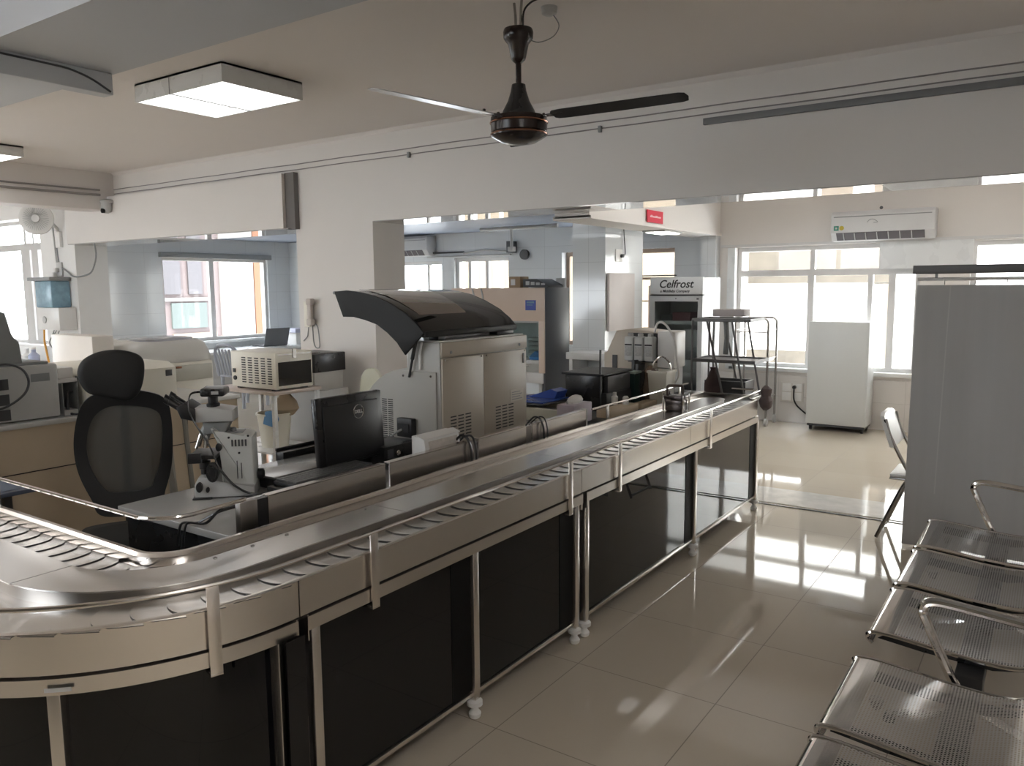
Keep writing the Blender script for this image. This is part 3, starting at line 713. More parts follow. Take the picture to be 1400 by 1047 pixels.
m = MB(); m.box(-2.32, -2.20, 1.705, 2.02, .78, .842, .006); tag(obj('packing_block', m, GREYP), 'grey block carrying the white extension board', 'block')
m = MB(); m.tube([(-2.29, 1.70, .857), (-2.33, 1.62, .85), (-2.38, 1.59, .80), (-2.46, 1.584, .789), (-2.50, 1.57, .78), (-2.52, 1.565, .70)], .005, 6)
m.tube([(-2.31, 1.71, .85), (-2.37, 1.64, .83), (-2.44, 1.60, .79), (-2.47, 1.572, .785), (-2.49, 1.566, .70)], .004, 6); tag(obj('cord', m, BLACKS), 'pair of thin black cords hanging over the near table end', 'cord')

# grey topped black case and black tray beyond the microscope
bc = thing('flat_case', 'flat black case with grey metal top between microscope and monitor', 'case', (-2.7, 2.35, .78))
m = MB(); m.box(-2.84, -2.60, 2.06, 2.62, .782, .826, .004); obj('base', m, BLACKP, bc)
m = MB(); m.box(-2.845, -2.595, 2.055, 2.625, .826, .836, .003); obj('top', m, mat('grey_metal_top', (.34, .34, .34), .25, .5), bc)
m = MB(); m.box(-2.915, -2.86, 2.32, 2.74, .782, .862, .006); m.box(-2.915, -2.905, 2.32, 2.74, .862, .876, .002); tag(obj('printer_tray', m, BLACKS), 'long low black tray standing behind the flat black case', 'tray')

# ------------------------------------------------------------------ microscope
mi = thing('microscope', 'white laboratory microscope with black camera on top at the near table end', 'microscope', (-2.75, 1.92, .78))
m = MB(); m.prism([(-2.92, .782), (-2.60, .782), (-2.60, .83), (-2.74, .845), (-2.80, .875), (-2.89, .875), (-2.92, .84)], 'y', 1.83, 2.0, .008); obj('base', m, LGREY, mi)
m = MB(); m.box(-2.93, -2.80, 1.81, 2.02, .780, .787, .003); obj('foot_plate', m, BLACKP, mi)
m = MB(); m.prism([(-2.735, .80), (-2.60, .80), (-2.605, 1.045), (-2.635, 1.06), (-2.73, 1.06), (-2.78, 1.09), (-2.80, 1.085), (-2.735, 1.02)], 'y', 1.85, 1.99, .012); ar = obj('arm', m, mat('microscope_white', (.56, .57, .55), .35), mi)
m = MB()
for k in range(5): m.box(-2.69+k*.014, -2.683+k*.014, 1.846, 1.851, 1.005, 1.035)
m.box(-2.672, -2.669, 1.846, 1.851, .86, .94); m.box(-2.655, -2.652, 1.846, 1.851, .86, .93); obj('slot', m, DGREY, ar, 0)
for p in ((-2.70, 1.045), (-2.62, 1.05), (-2.66, .975)):
    m = MB(); m.lathe((p[0], 1.846, p[1]), [(.005, 0), (.005, .004)], 8, 'y'); obj('screw', m, BLACKP, ar)
m = MB(); m.box(-2.72, -2.645, 1.87, 1.96, 1.056, 1.064, .003); m.lathe((-2.69, 1.915, 1.06), [(.014, 0), (.012, .018), (.004, .02)], 12); obj('lamp_cap', m, GREYP, ar)
m = MB(); m.prism([(-2.90, 1.115), (-2.68, 1.115), (-2.68, 1.165), (-2.75, 1.178), (-2.90, 1.178)], 'y', 1.85, 1.99, .008); hd = obj('head', m, LGREY, mi)
m = MB(); m.prism([(-2.84, 1.06), (-2.72, 1.06), (-2.69, 1.118), (-2.86, 1.118)], 'y', 1.87, 1.97, .008); obj('neck', m, GREYP, mi)
m = MB(); m.lathe((-2.79, 1.92, 1.176), [(.045, 0), (.045, .012), (.034, .016), (.034, .05), (.037, .052), (.037, .075), (.02, .078)], 20); obj('camera_port', m, BLACKP, mi)
m = MB(); m.box(-2.86, -2.71, 1.86, 1.985, 1.225, 1.262, .012); cm = obj('camera', m, BLACKS, mi)
m = MB(); m.box(-2.78, -2.735, 1.857, 1.8605, 1.236, 1.250); obj('nameplate', m, LGREY, cm, 0)
m = MB(); m.prism([(-2.99, 1.135), (-2.89, 1.12), (-2.89, 1.175), (-2.96, 1.205), (-3.02, 1.185)], 'y', 1.84, 2.0, .012); obj('binocular_body', m, BLACKP, mi)
for y in (1.875, 1.965):
    m = MB(); m.cyl((-2.97, y, 1.165), (-3.07, y, 1.21), .018); m.cyl((-3.07, y, 1.21), (-3.10, y, 1.2235), .021); e = obj('eyepiece', m, BLACKS, mi)
    m = MB(); m.cyl((-3.0955, y, 1.2215), (-3.101, y, 1.2242), .012); obj('lens', m, mat('lens_glass', (.02, .02, .05), .03), e)
m = MB(); m.cyl((-2.835, 1.92, 1.085), (-2.86, 1.92, 1.05), .032, .036, 20); ns_ = obj('nosepiece', m, GREYP, mi)
for k, (dx, dy) in enumerate(((-.02, -.02), (.015, -.018), (-.02, .02), (.012, .02))):
    m = MB(); m.cyl((-2.86+dx, 1.92+dy, 1.055), (-2.88+dx*1.7, 1.92+dy*1.7, .995), .014, .009, 12); obj('objective', m, CHROME if k < 2 else STEELD, ns_)
m = MB(); m.box(-2.95, -2.76, 1.83, 2.01, .955, .972, .003); m.box(-2.95, -2.86, 1.82, 1.84, .94, .985, .003); obj('stage', m, BLACKP, mi)
m = MB(); m.lathe((-2.87, 1.92, .875), [(.03, 0), (.03, .02), (.038, .025), (.038, .055), (.022, .06), (.022, .08)], 18); obj('condenser', m, BLACKS, mi)
for y, s_ in ((1.83, -1), (2.0, 1)):
    m = MB(); m.lathe((-2.785, y, .90), [(.044, 0), (.044, .02*s_), (.030, .022*s_), (.030, .045*s_), (.02, .047*s_)], 20, 'y'); obj('focus_knob', m, BLACKS, mi)
m = MB(); m.lathe((-2.88, 1.828, .835), [(.022, 0), (.022, -.018), (.012, -.02)], 16, 'y'); obj('dial', m, BLACKP, mi)
m = MB(); m.lathe((-2.825, 1.828, .822), [(.012, 0), (.012, -.014)], 12, 'y'); obj('dial', m, BLACKP, mi)
m = MB(); m.lathe((-2.598, 1.93, .86), [(.024, 0), (.024, .022), (.016, .028)], 16, 'x'); obj('dial', m, BLACKP, mi)
m = MB(); m.lathe((-2.745, 1.847, 1.005), [(.018, 0), (.018, -.012), (.012, -.015)], 14, 'y'); obj('dial', m, BLACKP, mi)
m = MB(); m.tube([(-2.86, 1.90, 1.245), (-2.92, 1.86, 1.24), (-2.93, 1.84, 1.18), (-2.89, 1.825, 1.12), (-2.80, 1.82, 1.02), (-2.74, 1.815, .92), (-2.68, 1.81, .84), (-2.60, 1.80, .80), (-2.5, 1.86, .80), (-2.42, 1.9, .84)], .005, 6); obj('camera_cable', m, BLACKS, mi)

for o_ in [c for c in mi.children]+[g for c in mi.children for g in c.children]:
    for v in o_.data.vertices:
        if v.co.x < .01: v.co.x = .01+(v.co.x-.01)*.60
mi.rotation_euler = (0, 0, R(44)); mi.scale = (.92, .92, .9)

# ------------------------------------------------------------------ office chair
ch = thing('office_chair', 'black mesh-back office chair with headrest at the near end of the work table', 'chair', (0, 0, 0))
def smooth_outline(pts, n=6):
    out = []; k = len(pts)
    for i in range(k):
        p0, p1, p2, p3 = (Vector(pts[(i+j-1) % k]) for j in range(4))
        for t in range(n):
            t /= n; out.append(tuple(.5*((2*p1)+(-p0+p2)*t+(2*p0-5*p1+4*p2-p3)*t*t+(-p0+3*p1-3*p2+p3)*t**3)))
    return out
# local frame: y forward (the way a sitter looks), x sideways, z up; backrest curved
def backx(z): return -.20-.05*math.sin((z-.5)*4.0)
bo = smooth_outline([(-.235, .98), (-.20, 1.09), (-.05, 1.135), (.10, 1.135), (.20, 1.08), (.25, .93), (.245, .78), (.19, .64), (.13, .55), (-.13, .55), (-.18, .64), (-.225, .78)])
bi = smooth_outline([(-.185, .96), (-.155, 1.03), (-.04, 1.06), (.08, 1.06), (.155, 1.01), (.19, .91), (.185, .80), (.14, .70), (.08, .655), (-.09, .655), (-.13, .70), (-.17, .80)])
def byz(p, off): return (p[0], backx(p[1])+off+.25*p[0]*p[0], p[1])
m = MB(); n = len(bo)
ring = [[m.bm.verts.new(byz(p, o_)) for p in q] for q, o_ in ((bo, .018), (bi, .018), (bi, -.018), (bo, -.018))]
for a_ in range(4):
    A, B = ring[a_], ring[(a_+1) % 4]
    for k in range(n): m._f([A[k], A[(k+1) % n], B[(k+1) % n], B[k]])
back = obj('back_frame', m, BLACKP, ch, 40)
m = MB(); cvt = [m.bm.verts.new(byz(p, 0)) for p in bi]; m._f(cvt)
bmesh.ops.triangulate(m.bm, faces=m.bm.faces[:])
msh = bpy.data.materials.new('see_through_mesh'); msh.use_nodes = True
nt = msh.node_tree; b_ = nt.nodes['Principled BSDF']; b_.inputs['Base Color'].default_value = (.085, .085, .08, 1); b_.inputs['Roughness'].default_value = .6
wv = nt.nodes.new('ShaderNodeTexCoord'); ck = nt.nodes.new('ShaderNodeTexChecker'); ck.inputs['Scale'].default_value = 420
nt.links.new(wv.outputs['Object'], ck.inputs['Vector']); mm = nt.nodes.new('ShaderNodeMapRange'); mm.inputs['To Min'].default_value = .80; mm.inputs['To Max'].default_value = .98
nt.links.new(ck.outputs['Fac'], mm.inputs['Value']); nt.links.new(mm.outputs['Result'], b_.inputs['Alpha'])
obj('mesh_panel', m, msh, ch, 60)
m = MB(); m.tube([(0, backx(1.10)-.03, 1.20), (0, backx(1.08)-.03, 1.08), (0, backx(.9)-.035, .9), (0, backx(.7)-.035, .7), (0, -.27, .55), (0, -.16, .45), (0, 0, .43)], [.022, .025, .028, .028, .03, .03, .03], 10); obj('spine', m, BLACKP, ch)
m = MB(); hp = smooth_outline([(-.175, 1.29), (-.165, 1.37), (-.06, 1.405), (.06, 1.40), (.15, 1.36), (.175, 1.29), (.13, 1.215), (.04, 1.19), (-.07, 1.165), (-.14, 1.20)])
secs = []
for o_, s_ in ((-.025, .8), (-.018, .97), (0, 1.0), (.02, .97), (.03, .8)):
    secs.append([(p[0]*s_*.92+.05, -.215+o_+.35*p[0]*p[0], 1.21+(p[1]-1.29)*s_) for p in hp])
m.loft(secs); obj('headrest', m, MESHF, ch, 60)
m = MB(); so = smooth_outline([(-.24, -.20), (-.25, .05), (-.22, .25), (0, .29), (.22, .25), (.25, .05), (.24, -.20), (0, -.24)])
m.loft([[(p[0]*s_, p[1]*s_, z) for p in so] for s_, z in ((.92, .44), (1, .455), (1, .49), (.93, .51), (.6, .515))]); obj('seat', m, MESHF, ch, 50)
m = MB(); m.lathe((0, 0, .10), [(.03, 0), (.03, .12), (.022, .12), (.022, .31), (.06, .33), (.06, .345)], 16); obj('gas_column', m, BLACKS, ch)
for k in range(5):
    a = 2*PI*k/5; m = MB(); m.tube([(0, 0, .12), (.15*math.cos(a), .15*math.sin(a), .11), (.29*math.cos(a), .29*math.sin(a), .075)], [.026, .022, .016], 8); lg = obj('base_arm', m, BLACKP, ch)
    m = MB(); m.cyl((.29*math.cos(a)-.02*math.sin(a), .29*math.sin(a)+.02*math.cos(a), .028), (.29*math.cos(a)+.02*math.sin(a), .29*math.sin(a)-.02*math.cos(a), .028), .028); obj('castor', m, DGREY, lg)
ch.scale = (.86, .86, 1); ch.location = (-3.42, 1.91, 0); ch.rotation_euler = (0, 0, R(-118))
# ------------------------------------------------------------------ counter with instruments on the left
CX = -4.72
ct = thing('counter', 'long brown laminate counter behind the office chair', 'counter', (-5.1, 2.2, 0))
m = MB(); m.box(-5.5, CX, .6, 3.45, .04, .84); obj('body', m, BROWNP, ct, 0)
m = MB(); m.box(-5.52, CX+.012, .58, 3.47, .84, .868, .004); obj('counter_top', m, mat('pale_counter_top', (.55, .54, .52), .3), ct)
m = MB(); m.box(CX, CX+.004, .6, 3.35, .585, .59); m.box(CX, CX+.004, 1.9, 1.906, .04, .84); m.box(CX, CX+.004, 3.05, 3.056, .04, .84); obj('panel_joint', m, BLACKP, ct, 0)
m = MB(); m.box(-5.45, CX-.04, .62, 3.33, 0, .04); obj('plinth', m, BLACKP, ct, 0)
CT = .868
m = MB(); m.tube([(CX+.05, 2.86, .86), (CX+.07, 2.86, .84), (CX+.075, 2.87, .5), (CX+.08, 2.9, .02)], .024, 8); tag(obj('drain_hose', m, mat('grey_hose', (.26, .25, .22), .5)), 'left grey drain hose hanging down the brown counter front', 'hose')
m = MB(); m.tube([(CX+.05, 2.97, .86), (CX+.075, 2.98, .84), (CX+.08, 3.0, .5), (CX+.08, 3.04, .02)], .016, 8); tag(obj('drain_hose', m, MATS['grey_hose']), 'right thinner grey drain hose hanging down the brown counter front', 'hose')

ga = thing('blood_analyser', 'tall pale grey analyser with hanging tubes at the left edge of the counter', 'analyser', (-5.0, 1.95, CT))
m = MB(); m.box(-5.25, CX-.03, 1.55, 2.27, CT+.01, 1.185, .012); body = obj('body', m, LGREY, ga)
m = MB(); m.prism([(1.5, 1.185), (2.10, 1.185), (2.09, 1.32), (2.04, 1.36), (2.03, 1.48), (1.98, 1.50), (1.5, 1.50)], 'x', -5.2, CX-.06, .01); obj('upper_housing', m, GREYP, ga)
m = MB(); m.box(-5.2, CX-.05, 1.9, 2.23, 1.186, 1.20, .004); obj('top_tray', m, GREYP, ga)
m = MB()
for k in range(3): m.box(CX-.031, CX-.026, 1.60, 2.0, .89+k*.085, .95+k*.085)
obj('recess', m, DGREY, ga, 0)
m = MB(); m.lathe((CX-.03, 1.84, 1.08), [(.05, 0), (.05, .01), (.03, .014)], 20, 'x'); obj('pump_head', m, DGREY, ga)
m = MB(); m.tube([(CX-.02, 1.88, 1.19), (CX+.005, 1.98, 1.205), (CX+.01, 2.06, 1.17), (CX+.01, 2.09, 1.10), (CX+.01, 2.06, 1.03), (CX+.01, 1.96, .97), (CX+.01, 1.82, .95)], .0065, 6)
m.tube([(CX-.02, 1.86, 1.19), (CX+.0, 1.92, 1.17), (CX+.005, 1.94, 1.1), (CX, 1.9, 1.03), (CX-.01, 1.8, 1.0)], .005, 6); obj('hose', m, DGREY, ga)
m = MB(); m.box(CX-.0298, CX-.027, 2.12, 2.22, 1.09, 1.135); obj('faint_label', m, GREYP, ga, 0)

wm = thing('white_instrument', 'white box instrument with a small black badge behind the chair headrest', 'instrument', (-5.0, 2.75, CT))
m = MB(); m.prism([(-5.42, CT+.006), (CX-.03, CT+.006), (CX-.03, 1.10), (-4.83, 1.135), (-5.42, 1.135)], 'y', 2.42, 3.02, .014); obj('body', m, CREAM, wm)
m = MB(); m.box(CX-.031, CX-.027, 2.94, 2.985, 1.045, 1.085, .001); obj('badge', m, DGREY, wm)
m = MB(); m.box(-5.05, -4.90, 2.412, 2.421, .90, 1.04); m.box(-4.85, -4.83, 2.412, 2.421, 1.0, 1.09); obj('side_recess', m, DGREY, wm, 0)
m = MB(); m.tube([(-4.84, 2.41, 1.0), (-4.83, 2.36, 1.0), (-4.82, 2.345, .97), (-4.81, 2.34, .90), (-4.78, 2.35, .872), (-4.75, 2.39, .871)], .008, 6); obj('cord', m, DGREY, wm)

bo_ = thing('acrylic_box', 'clear narrow rack between the grey analyser and the white instrument', 'rack', (-4.85, 2.34, CT))
m = MB(); m.box(-5.0, -4.78, 2.30, 2.305, CT, 1.06); m.box(-5.0, -4.78, 2.385, 2.39, CT, 1.06); m.box(-5.0, -4.995, 2.30, 2.39, CT, 1.06); obj('wall', m, GREYP, bo_, 0)
m = MB(); m.box(-4.995, -4.785, 2.305, 2.385, CT, .90); obj('floor', m, LGREY, bo_, 0)
m = MB(); m.box(-5.1, -4.80, 2.29, 2.40, 1.062, 1.085, .004); m.box(-5.08, -4.82, 2.30, 2.39, 1.085, 1.15, .008); tag(obj('paper_stack', m, PAPER), 'small stack of white papers on the clear narrow rack', 'papers')

# back counter along the left lab wall and the centrifuge in front of it
ce = thing('centrifuge', 'large cream centrifuge with rounded grey lid behind the chair', 'centrifuge', (-5.85, 3.5, 0))
m = MB(); m.box(-6.2, -5.56, 3.13, 3.86, .05, 1.045, .02); obj('cabinet', m, CREAM, ce)
m = MB(); m.box(-5.565, -5.548, 3.16, 3.84, .9, 1.02, .006); obj('control_strip', m, mat('cream_strip', (.5, .49, .43), .4), ce)
m = MB(); m.box(-5.55, -5.545, 3.52, 3.57, 1.0, 1.015); obj('badge', m, COPPER, ce, 0)
pl = smooth_outline([(-.36, -.30), (.0, -.335), (.36, -.30), (.38, 0), (.36, .28), (0, .31), (-.36, .28), (-.38, 0)])
m = MB(); m.loft([[(-5.88+p[1]*s_, 3.5+p[0]*s_, z) for p in pl] for s_, z in ((1, 1.045), (1.01, 1.07), (.97, 1.13), (.9, 1.19), (.78, 1.215), (.5, 1.225))]); ld = obj('lid', m, mat('pale_lid', (.58, .57, .54), .3), ce, 50)
m = MB(); m.loft([[(-5.80+p[1]*s_*.55, 3.52+p[0]*s_*.62, z+.0) for p in pl] for s_, z in ((1, 1.19), (.98, 1.228), (.8, 1.236))]); obj('lid_window', m, mat('grey_lid_window', (.36, .37, .40), .18), ld, 50)
m = MB(); m.box(-6.18, -5.60, 2.92, 3.08, .0, 1.28, .01); tag(obj('cabinet_side', m, mat('pale_cabinet', (.66, .62, .57), .4)), 'tall narrow pale cabinet at the left of the centrifuge', 'cabinet')

# oven on a stand
st = thing('oven_stand', 'white metal stand table carrying the small vented oven', 'stand', (-6.0, 4.7, 0))
m = MB(); m.box(-6.45, -5.58, 4.45, 5.0, .675, .705, .004); obj('top', m, mat('stand_top', (.55, .47, .42), .4), st)
for x in (-6.42, -5.61):
    for y in (4.48, 4.97):
        m = MB(); m.box(x-.018, x+.018, y-.018, y+.018, 0, .675, .003); obj('leg', m, WHITEM, st)
m = MB(); m.box(-6.43, -5.6, 4.47, 4.98, .14, .155); obj('lower_shelf', m, WHITEM, st, 0)
ov = thing('oven', 'small cream oven with rows of black vent slots on the white stand', 'oven', (-5.9, 4.7, .705))
m = MB(); m.box(-6.22, -5.60, 4.50, 4.92, .72, 1.045, .008); obj('body', m, CREAM, ov)
m = MB()
for c in range(5):
    for r_ in range(11): m.box(-6.06+c*.09, -6.01+c*.09, 4.495, 4.503, .765+r_*.022, .774+r_*.022)
m.box(-6.06, -5.65, 4.5005, 4.5025, .765, .99); obj('vent', m, BLACKP, ov, 0)  # the last box is a hidden plate inside the body joining the slots
m = MB(); m.lathe((-6.16, 4.50, .80), [(.02, 0), (.02, -.012)], 12, 'y'); obj('knob', m, BLACKP, ov)
m = MB(); m.box(-6.185, -6.155, 4.492, 4.502, .85, .885); obj('switch', m, BLACKP, ov)
for x in (-6.15, -5.67):
    for y in (4.55, 4.87):
        m = MB(); m.box(x-.025, x+.025, y-.025, y+.025, .705, .72); obj('foot', m, BLACKP, ov, 0)
m = MB(); m.box(-5.60, -5.596, 4.53, 4.90, 1.02, 1.03); m.box(-5.60, -5.59, 4.69, 4.73, .99, 1.07, .002); obj('door_catch', m, STEELD, ov, 0)
m = MB(); m.box(-5.60, -5.595, 4.53, 4.90, .75, .96); obj('door_glass', m, BLACKGL, ov, 0)
bk = thing('bucket', 'cream bucket with a blue cloth under the oven stand', 'bucket', (-5.9, 4.72, .155))
m = MB(); m.lathe((-5.92, 4.72, .155), [(.12, 0), (.155, .30), (.165, .30), (.165, .315), (.148, .315), (.14, .28), (.11, .02)], 24); obj('shell', m, CREAM, bk)
m = MB(); m.prism([(-5.86, .50), (-5.74, .52), (-5.70, .44), (-5.74, .36), (-5.90, .38)], 'y', 4.57, 4.60, .008); tag(obj('cloth', m, mat('blue_cloth', (.08, .22, .42), .7)), 'blue cloth hanging over the rim of the cream bucket', 'cloth')
m = MB(); m.lathe((-5.85, 4.80, .44), [(.07, 0), (.12, .06), (.10, .13), (.04, .20), (.02, .22)], 14); tag(obj('pouch', m, TANW), 'crumpled tan pouch lying above the cream bucket', 'pouch')

# things at the column's left side, behind the stand
bc2 = thing('black_unit', 'black and grey unit standing behind the oven beside the column', 'unit', (-6.3, 5.2, 0))
m = MB(); m.box(-6.25, -5.80, 5.15, 5.55, .02, .62, .006); obj('lower_box', m, LGREY, bc2)
m = MB(); m.box(-6.25, -5.82, 5.13, 5.5, .62, .80, .006); obj('middle_box', m, mat('pale_unit', (.5, .49, .46), .4), bc2)
m = MB(); m.box(-6.28, -5.80, 5.12, 5.52, .80, .98, .006); obj('upper_box', m, BLACKS, bc2)
for k, (x, y, z, s_, lab) in enumerate(((-5.55, 5.2, 0, 1.25, 'larger tan sack slumped beside the wide column foot'), (-5.25, 5.32, 0, .9, 'smaller tan sack beside the wide column foot'))):
    m = MB(); m.lathe((x, y, z), [(.12*s_, 0), (.16*s_, .1*s_), (.15*s_, .25*s_), (.09*s_, .36*s_), (.04*s_, .40*s_), (.05*s_, .45*s_)], 14)
    for v in m.bm.verts: v.co += Vector((random.uniform(-.012, .012), random.uniform(-.012, .012), 0))
    tag(obj('sack', m, TANW), lab, 'sack')
m = MB()
pts = smooth_outline([(-.10, .0), (-.13, .12), (-.10, .30), (0, .36), (.10, .30), (.13, .12), (.10, 0)])
m.prism([(-4.55+p[0], .60+p[1]) for p in pts], 'y', 4.6, 4.63, .006)
cs = thing('plastic_stool', 'rounded white plastic chair back showing left of the black monitor', 'chair', (-4.55, 4.6, 0))
obj('backrest', m, mat('ivory_plastic', (.62, .62, .50), .4), cs)
m = MB(); m.box(-4.75, -4.35, 4.22, 4.61, .42, .45, .012); obj('seat', m, MATS['ivory_plastic'], cs)
for x in (-4.72, -4.38):
    for y in (4.25, 4.58):
        m = MB(); m.box(x-.02, x+.02, y-.02, y+.02, 0, .42 if y < 4.4 else .62, .004); obj('leg', m, MATS['ivory_plastic'], cs)

# inside the left lab: bench below the window with laptop, stacked boxes, plastic chair
lb_ = thing('lab_bench', 'white bench top along the left lab window', 'bench', (-10.85, 7.9, 0))
m = MB(); m.box(-11.18, -10.45, 6.3, 9.38, .62, .66, .005); obj('top', m, WHITEM, lb_)
m = MB(); m.box(-11.15, -10.5, 6.32, 9.36, 0, .62); obj('cupboard', m, LGREY, lb_, 0)
lp = thing('laptop', 'open grey laptop seen from behind on the bench below the left window', 'laptop', (-10.7, 8.75, .66))
m = MB(); m.prism([(-10.70, .675), (-10.62, .96), (-10.605, .955), (-10.685, .67)], 'y', 8.38, 8.86, .003); obj('screen_lid', m, mat('laptop_grey', (.13, .135, .14), .4), lp)
m = MB(); m.box(-10.99, -10.69, 8.38, 8.86, .662, .68, .004); obj('keyboard_half', m, DGREY, lp)
m = MB(); m.box(-10.9, -10.62, 9.0, 9.32, .66, .86, .006); tag(obj('carton', m, PAPER), 'white carton stacked beside the laptop near the column', 'box')
m = MB(); m.box(-10.92, -10.6, 8.97, 9.34, .86, .885, .004); m.box(-10.90, -10.62, 8.99, 9.32, .885, .93, .006); tag(obj('folder_stack', m, mat('pale_violet_card', (.55, .56, .68), .5)), 'pale folders lying on the white carton', 'folders')
pc = thing('plastic_chair', 'grey plastic chair with slatted back in the left lab', 'chair', (-9.2, 6.9, 0))
gp = mat('grey_plastic_chair', (.36, .38, .43), .35)
m = MB()
for k in range(7):
    x = -9.40+k*.065; m.tube([(x, 6.65, .44), (x-.005, 6.62, .60), (x+.01*(k-3), 6.58, .80)], .017, 6)
m.tube([(-9.47, 6.66, .42), (-9.46, 6.60, .72), (-9.36, 6.57, .84), (-9.2, 6.565, .86), (-9.05, 6.57, .84), (-8.95, 6.60, .72), (-8.94, 6.66, .42)], .022, 8); obj('backrest', m, gp, pc)
m = MB(); m.box(-9.44, -8.96, 6.64, 7.1, .41, .44, .012); obj('seat', m, gp, pc)
for x in (-9.42, -8.98):
    for y in (6.67, 7.06):
        m = MB(); m.cyl((x, y, 0), (x, y, .42), .022, .026, 8); obj('leg', m, gp, pc)

# ------------------------------------------------------------------ far left: wall with water purifier, fan, sockets, cables
wp = thing('water_purifier', 'white wall-hung water purifier with pale blue tank under the wall fan', 'water purifier', (-11.5, 5.55, 1.05))
m = MB(); m.box(-11.88, -11.26, 5.45, 5.69, 1.06, 1.37, .01); obj('body', m, WHITEP, wp)
m = MB(); m.box(-11.84, -11.38, 5.43, 5.69, 1.37, 1.74, .02); obj('tank', m, LBLUE, wp)
m = MB(); m.box(-11.98, -11.34, 5.40, 5.69, 1.74, 1.79, .008); obj('lid', m, GREYP, wp)
m = MB(); m.lathe((-11.66, 5.45, 1.2), [(.05, 0), (.05, -.01), (.03, -.015)], 16, 'y'); obj('gauge', m, LGREY, wp)
m = MB()
for k, (x, dx) in enumerate(((-11.62, .02), (-11.55, -.02), (-11.48, .03))):
    m.tube([(x, 5.55, 1.06), (x+dx, 5.5, .95), (x+.10, 5.48, .86), (x+.02, 5.5, .80), (x-.06, 5.5, .88), (x+.03, 5.5, .98)], .008, 6)
obj('hose', m, GREYP, wp)
m = MB(); m.tube([(-11.80, 5.50, 1.08), (-11.72, 5.45, .9), (-11.55, 5.42, .50)], .014, 6); tag(obj('pipe', m, YELLOW), 'yellow orange pipe slanting down from the water purifier', 'pipe')
m = MB(); m.tube([(-11.05, 5.42, .86), (-11.25, 5.44, .70), (-11.42, 5.46, .515)], .016, 6); tag(obj('pipe', m, YELLOW), 'short orange pipe end lying right of the slanting yellow pipe', 'pipe')
sk = thing('sink_counter', 'low white counter with bottles along the far left window', 'counter', (-12.5, 5.3, 0))
m = MB(); m.box(-14.2, -11.25, 5.05, 5.69, .45, .50, .005); obj('top', m, WHITEM, sk)
m = MB(); m.box(-14.18, -11.27, 5.1, 5.68, 0, .45); obj('cupboard', m, LGREY, sk, 0)
bl = (('clear plastic bottle', -12.55, .22, WHITEP), ('white squat jar', -12.35, .16, PAPER), ('white tall jar', -12.15, .26, WHITEP), ('bluish bottle', -11.95, .28, mat('bluish_bottle', (.45, .50, .68), .2)))
for nm, x, h, mm_ in bl:
    t = thing('bottle', nm + ' on the low counter at the far left window', 'bottle', (x, 5.4, .50), 'bottles at the far left window')
    m = MB(); m.lathe((x, 5.4, .50), [(.07, 0), (.075, .02), (.075, h*.7), (.03, h*.85), (.03, h)], 14); obj('body', m, mm_, t)
    m = MB(); m.lathe((x, 5.4, .50+h), [(.034, 0), (.034, .03)], 12); obj('cap', m, WHITEP, t)
wf = thing('wall_fan', 'white round wall fan near the far left window', 'fan', (-12.05, 5.6, 2.5))
FCX, FCY, FCZ = -11.58, 5.42, 2.58
FA = R(48); FC = (FCX, FCY, FCZ)
m = MB(); m.lathe((FCX, FCY, FCZ), [(.20, 0), (.215, -.02), (.215, -.06), (.19, -.07)], 28, 'y'); m.rotate(FA, 'Z', FC); obj('ring', m, WHITEP, wf)
m = MB()
for k in range(3):
    a = 2*PI*k/3+.4; m.loft([[(FCX+r_*math.cos(a+d)*.17, FCY-.04+.02*d, FCZ+r_*math.sin(a+d)*.17) for r_ in (.25, .65, 1)] for d in (-.5, -.2, .1, .4)], closed=False)
m.rotate(FA, 'Z', FC); obj('blade', m, LGREY, wf)
m = MB()
for k in range(36):
    a = 2*PI*k/36; m.tube([(FCX+.03*math.cos(a), FCY-.085, FCZ+.03*math.sin(a)), (FCX+.13*math.cos(a), FCY-.085, FCZ+.13*math.sin(a)), (FCX+.21*math.cos(a), FCY-.045, FCZ+.21*math.sin(a))], .0025, 4)
m.rotate(FA, 'Z', FC); obj('grille', m, LGREY, wf)
m = MB(); m.lathe((FCX, FCY-.09, FCZ), [(.05, 0), (.05, .01), (.07, .05), (.08, .16), (.05, .2)], 16, 'y'); m.rotate(FA, 'Z', FC); obj('motor', m, WHITEP, wf)
m = MB(); m.tube([(FCX, 5.56, FCZ), (FCX+.02, 5.66, FCZ-.12), (FCX+.02, 5.68, FCZ-.24)], .025, 8); m.box(FCX-.05, FCX+.08, 5.65, 5.70, FCZ-.38, FCZ-.16, .01); obj('bracket', m, WHITEP, wf)
m = MB(); m.tube([(FCX-.05, 5.67, 2.30), (FCX-.06, 5.68, 2.12), (FCX-.05, 5.685, 2.0), (-11.62, 5.685, 1.94)], .008, 6)
m.tube([(-11.60, 5.685, 1.94), (-11.40, 5.685, 1.86), (-11.23, 5.66, 1.80), (-11.05, 5.66, 1.79), (-10.75, 5.66, 1.84), (-10.60, 5.65, 1.98), (-10.55, 5.64, 2.1), (-10.54, 5.62, 2.22)], .011, 6)
tag(obj('hanging_cable', m, GREYP), 'grey cable drooping between the wall fan and the boxed header', 'cable')
so_ = thing('wall_socket', 'white wall socket with plugs between wall fan and water purifier', 'socket', (-11.64, 5.69, 1.9))
m = MB(); m.box(-11.70, -11.55, 5.675, 5.70, 1.80, 2.0, .006); obj('plate', m, LGREY, so_)
m = MB(); m.box(-11.69, -11.62, 5.62, 5.676, 1.86, 1.92, .01); m.box(-11.76, -11.70, 5.63, 5.69, 1.78, 1.86, .01); obj('plug', m, WHITEP, so_)
